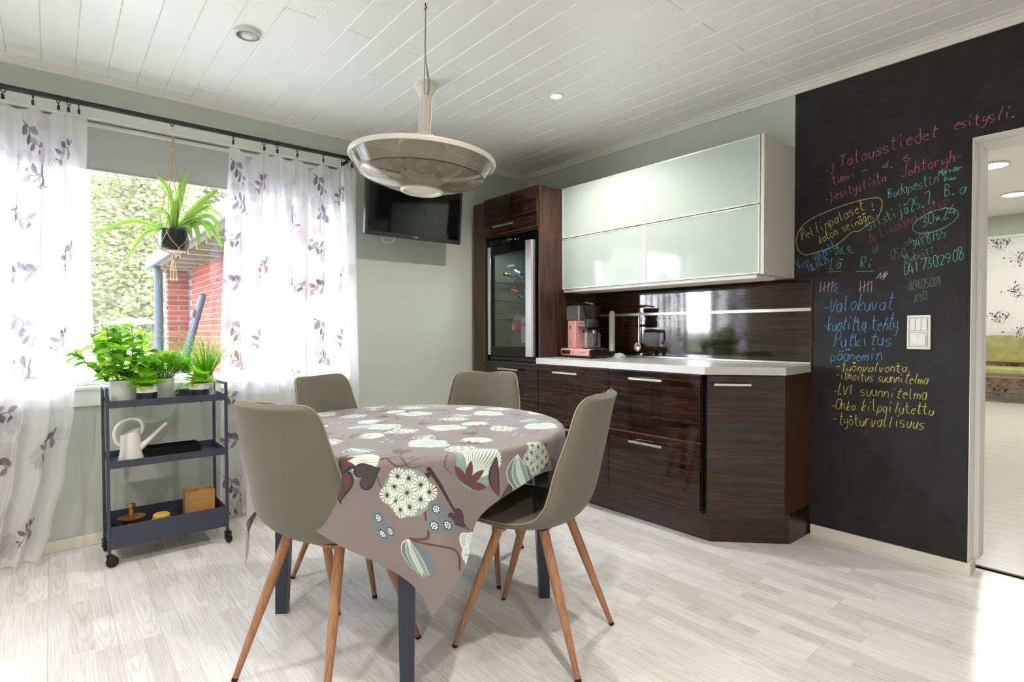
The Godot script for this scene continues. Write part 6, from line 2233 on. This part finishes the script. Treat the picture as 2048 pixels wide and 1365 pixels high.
# ------------------------------------------------------------------ hanging plant
func build_hanging_plant() -> void:
	var c := Vector3(0.10, 1.545, 2.627)
	var t := thing("spider_plant", "spider plant with striped arching leaves in a black pot hanging from the rod", "plant", "", c)
	var s := S()
	lathe(s, [Vector2(0, 0.002), Vector2(0.055, 0.0), Vector2(0.064, 0.008), Vector2(0.071, 0.05), Vector2(0.069, 0.095), Vector2(0.067, 0.112), Vector2(0.064, 0.112), Vector2(0.063, 0.095), Vector2(0, 0.093)], 44)
	put(s, "pot", M.planter_black, t)
	s = S()
	lathe(s, [Vector2(0, -0.0035), Vector2(0.056, -0.0035), Vector2(0.058, 0.0), Vector2(0.052, 0.0018), Vector2(0, 0.0018)], 36)
	put(s, "saucer", M.terracotta_pink, t)
	s = S()
	lathe(s, [Vector2(0, 0.099), Vector2(0.063, 0.096), Vector2(0.063, 0.094)], 24)
	put(s, "soil", M.soil, t)
	# leaves: tip and middle as (z, y) from the pot's top, then how far out of the plane, width
	var L := [[0.342, -0.07, 0.182, 0.021, 0.05, 0.010], [0.21, -0.174, 0.111, -0.016, -0.04, 0.009], [0.083, 0.286, 0.015, 0.195, 0.02, 0.010], [0.111, 0.115, 0.04, 0.104, -0.05, 0.008], [-0.064, 0.317, -0.025, 0.156, 0.03, 0.016], [-0.21, 0.244, -0.115, 0.14, 0.05, 0.015], [-0.189, 0.169, -0.115, 0.12, -0.03, 0.011], [-0.262, 0.101, -0.162, 0.143, -0.05, 0.008], [-0.224, 0.005, -0.16, 0.091, 0.07, 0.011], [-0.219, -0.083, -0.15, 0.049, 0.10, 0.012], [-0.177, -0.039, -0.13, 0.052, 0.03, 0.009], [-0.101, -0.086, -0.093, 0.02, 0.12, 0.010], [-0.012, 0.156, -0.008, 0.078, 0.06, 0.013], [-0.066, -0.065, -0.055, 0.02, 0.13, 0.010], [0.05, 0.07, 0.03, 0.06, 0.12, 0.008], [-0.12, 0.02, -0.07, 0.06, 0.15, 0.008], [0.17, -0.02, 0.09, 0.03, -0.1, 0.007], [-0.15, 0.05, -0.09, 0.07, -0.12, 0.009]]
	for q in L:
		var base := Vector3(rng.randf_range(-0.012, 0.012), 0.098, rng.randf_range(-0.012, 0.012))
		var mid := Vector3(q[4] * 0.5, 0.112 + q[3], q[2])
		var tip := Vector3(q[4], 0.112 + q[1], q[0])
		var path := crom([base, mid, tip], 12)
		for stripe in 2:
			s = S()
			var w: float = q[5] * (1.3 if stripe == 0 else 0.36)
			grid(s, 2, path.size() - 1, func(u, v):
				var i := int(round(v * (path.size() - 1)))
				var p: Vector3 = path[i]
				var tg: Vector3 = (path[mini(i + 1, path.size() - 1)] - path[maxi(i - 1, 0)]).normalized()
				var side := tg.cross(Vector3(0.75, 0.25, 0.2)).normalized()
				if side.length() < 0.1: side = Vector3.RIGHT
				var nn := side.cross(tg).normalized()
				var ww := w * pow(sin(PI * clampf(0.12 + v * 0.87, 0, 1)), 0.6)
				return [p + side * ww * (u - 0.5) * 2.0 + nn * (absf(u - 0.5) * ww * 0.7 + (0.0007 if stripe else 0.0)), Vector2(u, v)])
			if stripe == 0: put(s, "leaf", M.leaf_spider, t)
			else:
				var o := put(s, "midstripe", M.leaf_cream, t.get_child(t.get_child_count() - 1))
	# knotted hanger
	var h := thing("plant_hanger", "beaded macrame hanger carrying the spider plant", "hanger")
	var topz := Vector3(0.10, 2.218, 2.623)
	s = S()
	tube(s, crom([topz + Vector3(0, 0.004, 0), topz + Vector3(0.006, -0.01, 0), topz + Vector3(0, -0.022, 0), topz + Vector3(-0.006, -0.01, 0), topz + Vector3(0, 0.004, 0)], 5), 0.0016, 6)
	bar(s, topz + Vector3(0, -0.02, 0), topz + Vector3(0, -0.05, 0), 0.0018, 6)
	put(s, "hook", M.chrome, h)
	var bs := S()
	lathe(bs, [Vector2(0, -0.005), Vector2(0.0035, -0.0035), Vector2(0.005, 0), Vector2(0.0035, 0.0035), Vector2(0, 0.005)], 10)
	bs.generate_normals()
	var bead := bs.commit()
	var low := c + Vector3(0, -0.01, 0)
	for k in 4:
		var a := TAU * k / 4 + 0.55
		var o := Vector3(cos(a), 0, sin(a))
		var path := crom([topz + Vector3(0, -0.05, 0) + o * 0.002, topz + Vector3(0, -0.16, 0) + o * 0.009, c + Vector3(0, 0.42, 0) + o * 0.018, c + Vector3(0, 0.16, 0) + o * 0.066, c + Vector3(0, 0.09, 0) + o * 0.073], 10)
		twist(h, path)
		for f in [0.18, 0.55, 0.97]:
			var b := put(bead, "bead", M.bead, h)
			b.position = path[int(f * (path.size() - 1))]
		for dirs in [-1, 1]:
			var a2: float = a + dirs * TAU / 8
			var o2 := Vector3(cos(a2), 0, sin(a2))
			twist(h, crom([c + Vector3(0, 0.09, 0) + o * 0.073, c + Vector3(0, 0.05, 0) + (o + o2 * 0.6).normalized() * 0.0745, c + Vector3(0, 0.008, 0) + o2 * 0.068, low + o2 * 0.03, low + Vector3(0, -0.008, 0)], 6))
	var kb := put(bead, "bead", M.bead, h)
	kb.transform = Transform3D(Basis().scaled(Vector3.ONE * 1.6), topz + Vector3(0, -0.13, 0))
	for k in 6:
		var a := TAU * k / 6
		var o := Vector3(cos(a), 0, sin(a))
		var path := crom([low + Vector3(0, -0.008, 0), low + Vector3(0, -0.05, 0) + o * 0.008, low + Vector3(0, -0.10, 0) + o * 0.014, low + Vector3(0, -0.15, 0) + o * 0.017], 6)
		twist(h, path)
		for f in [0.62, 0.98]:
			var b := put(bead, "bead", M.bead, h)
			b.transform = Transform3D(Basis().scaled(Vector3.ONE * 1.25), path[int(f * (path.size() - 1))])
	# cut-glass drops on threads
	for q in [["cut-glass drop hanging below the window in front of the wall", Vector3(0.075, 0.676, 2.747), 0.722, 0.019], ["cut-glass drop hanging beside the spider plant's pot", Vector3(0.022, 1.575, 2.561), 2.2, 0.02]]:
		t = thing("glass_drop", q[0], "ornament", "", q[1])
		s = S()
		lathe(s, [Vector2(0, -0.028), Vector2(0.007, -0.024), Vector2(0.011, -0.012), Vector2(0.006, 0.012), Vector2(0.002, 0.024), Vector2(0, 0.026)], 8)
		put(s, "drop", M.crystal, t)
		s = S()
		bar(s, Vector3(0, 0.026, 0), Vector3(0, q[2] - q[1].y, 0), 0.0005, 4)
		if q[2] < 1.0: bar(s, Vector3(0, q[2] - q[1].y, 0), Vector3(-0.056, q[2] - q[1].y + 0.002, 0), 0.0005, 4)
		else: bar(s, Vector3(0, q[2] - q[1].y, 0), Vector3(-0.035, q[2] - q[1].y + 0.02, 0), 0.0005, 4)
		put(s, "thread", M.alu, t)

# two yarns wound round a path
func twist(parent: Node, path: Array) -> void:
	var s := S()
	var fr := frames(path)
	for k in 2:
		var pts := []
		for i in path.size():
			var a := i * 1.5 + k * PI
			pts.append(path[i] + fr[i][0] * cos(a) * 0.0012 + fr[i][1] * sin(a) * 0.0012)
		tube(s, pts, 0.0014, 5)
	put(s, "cord", M.yarn, parent)

func build_small_things() -> void:
	pass
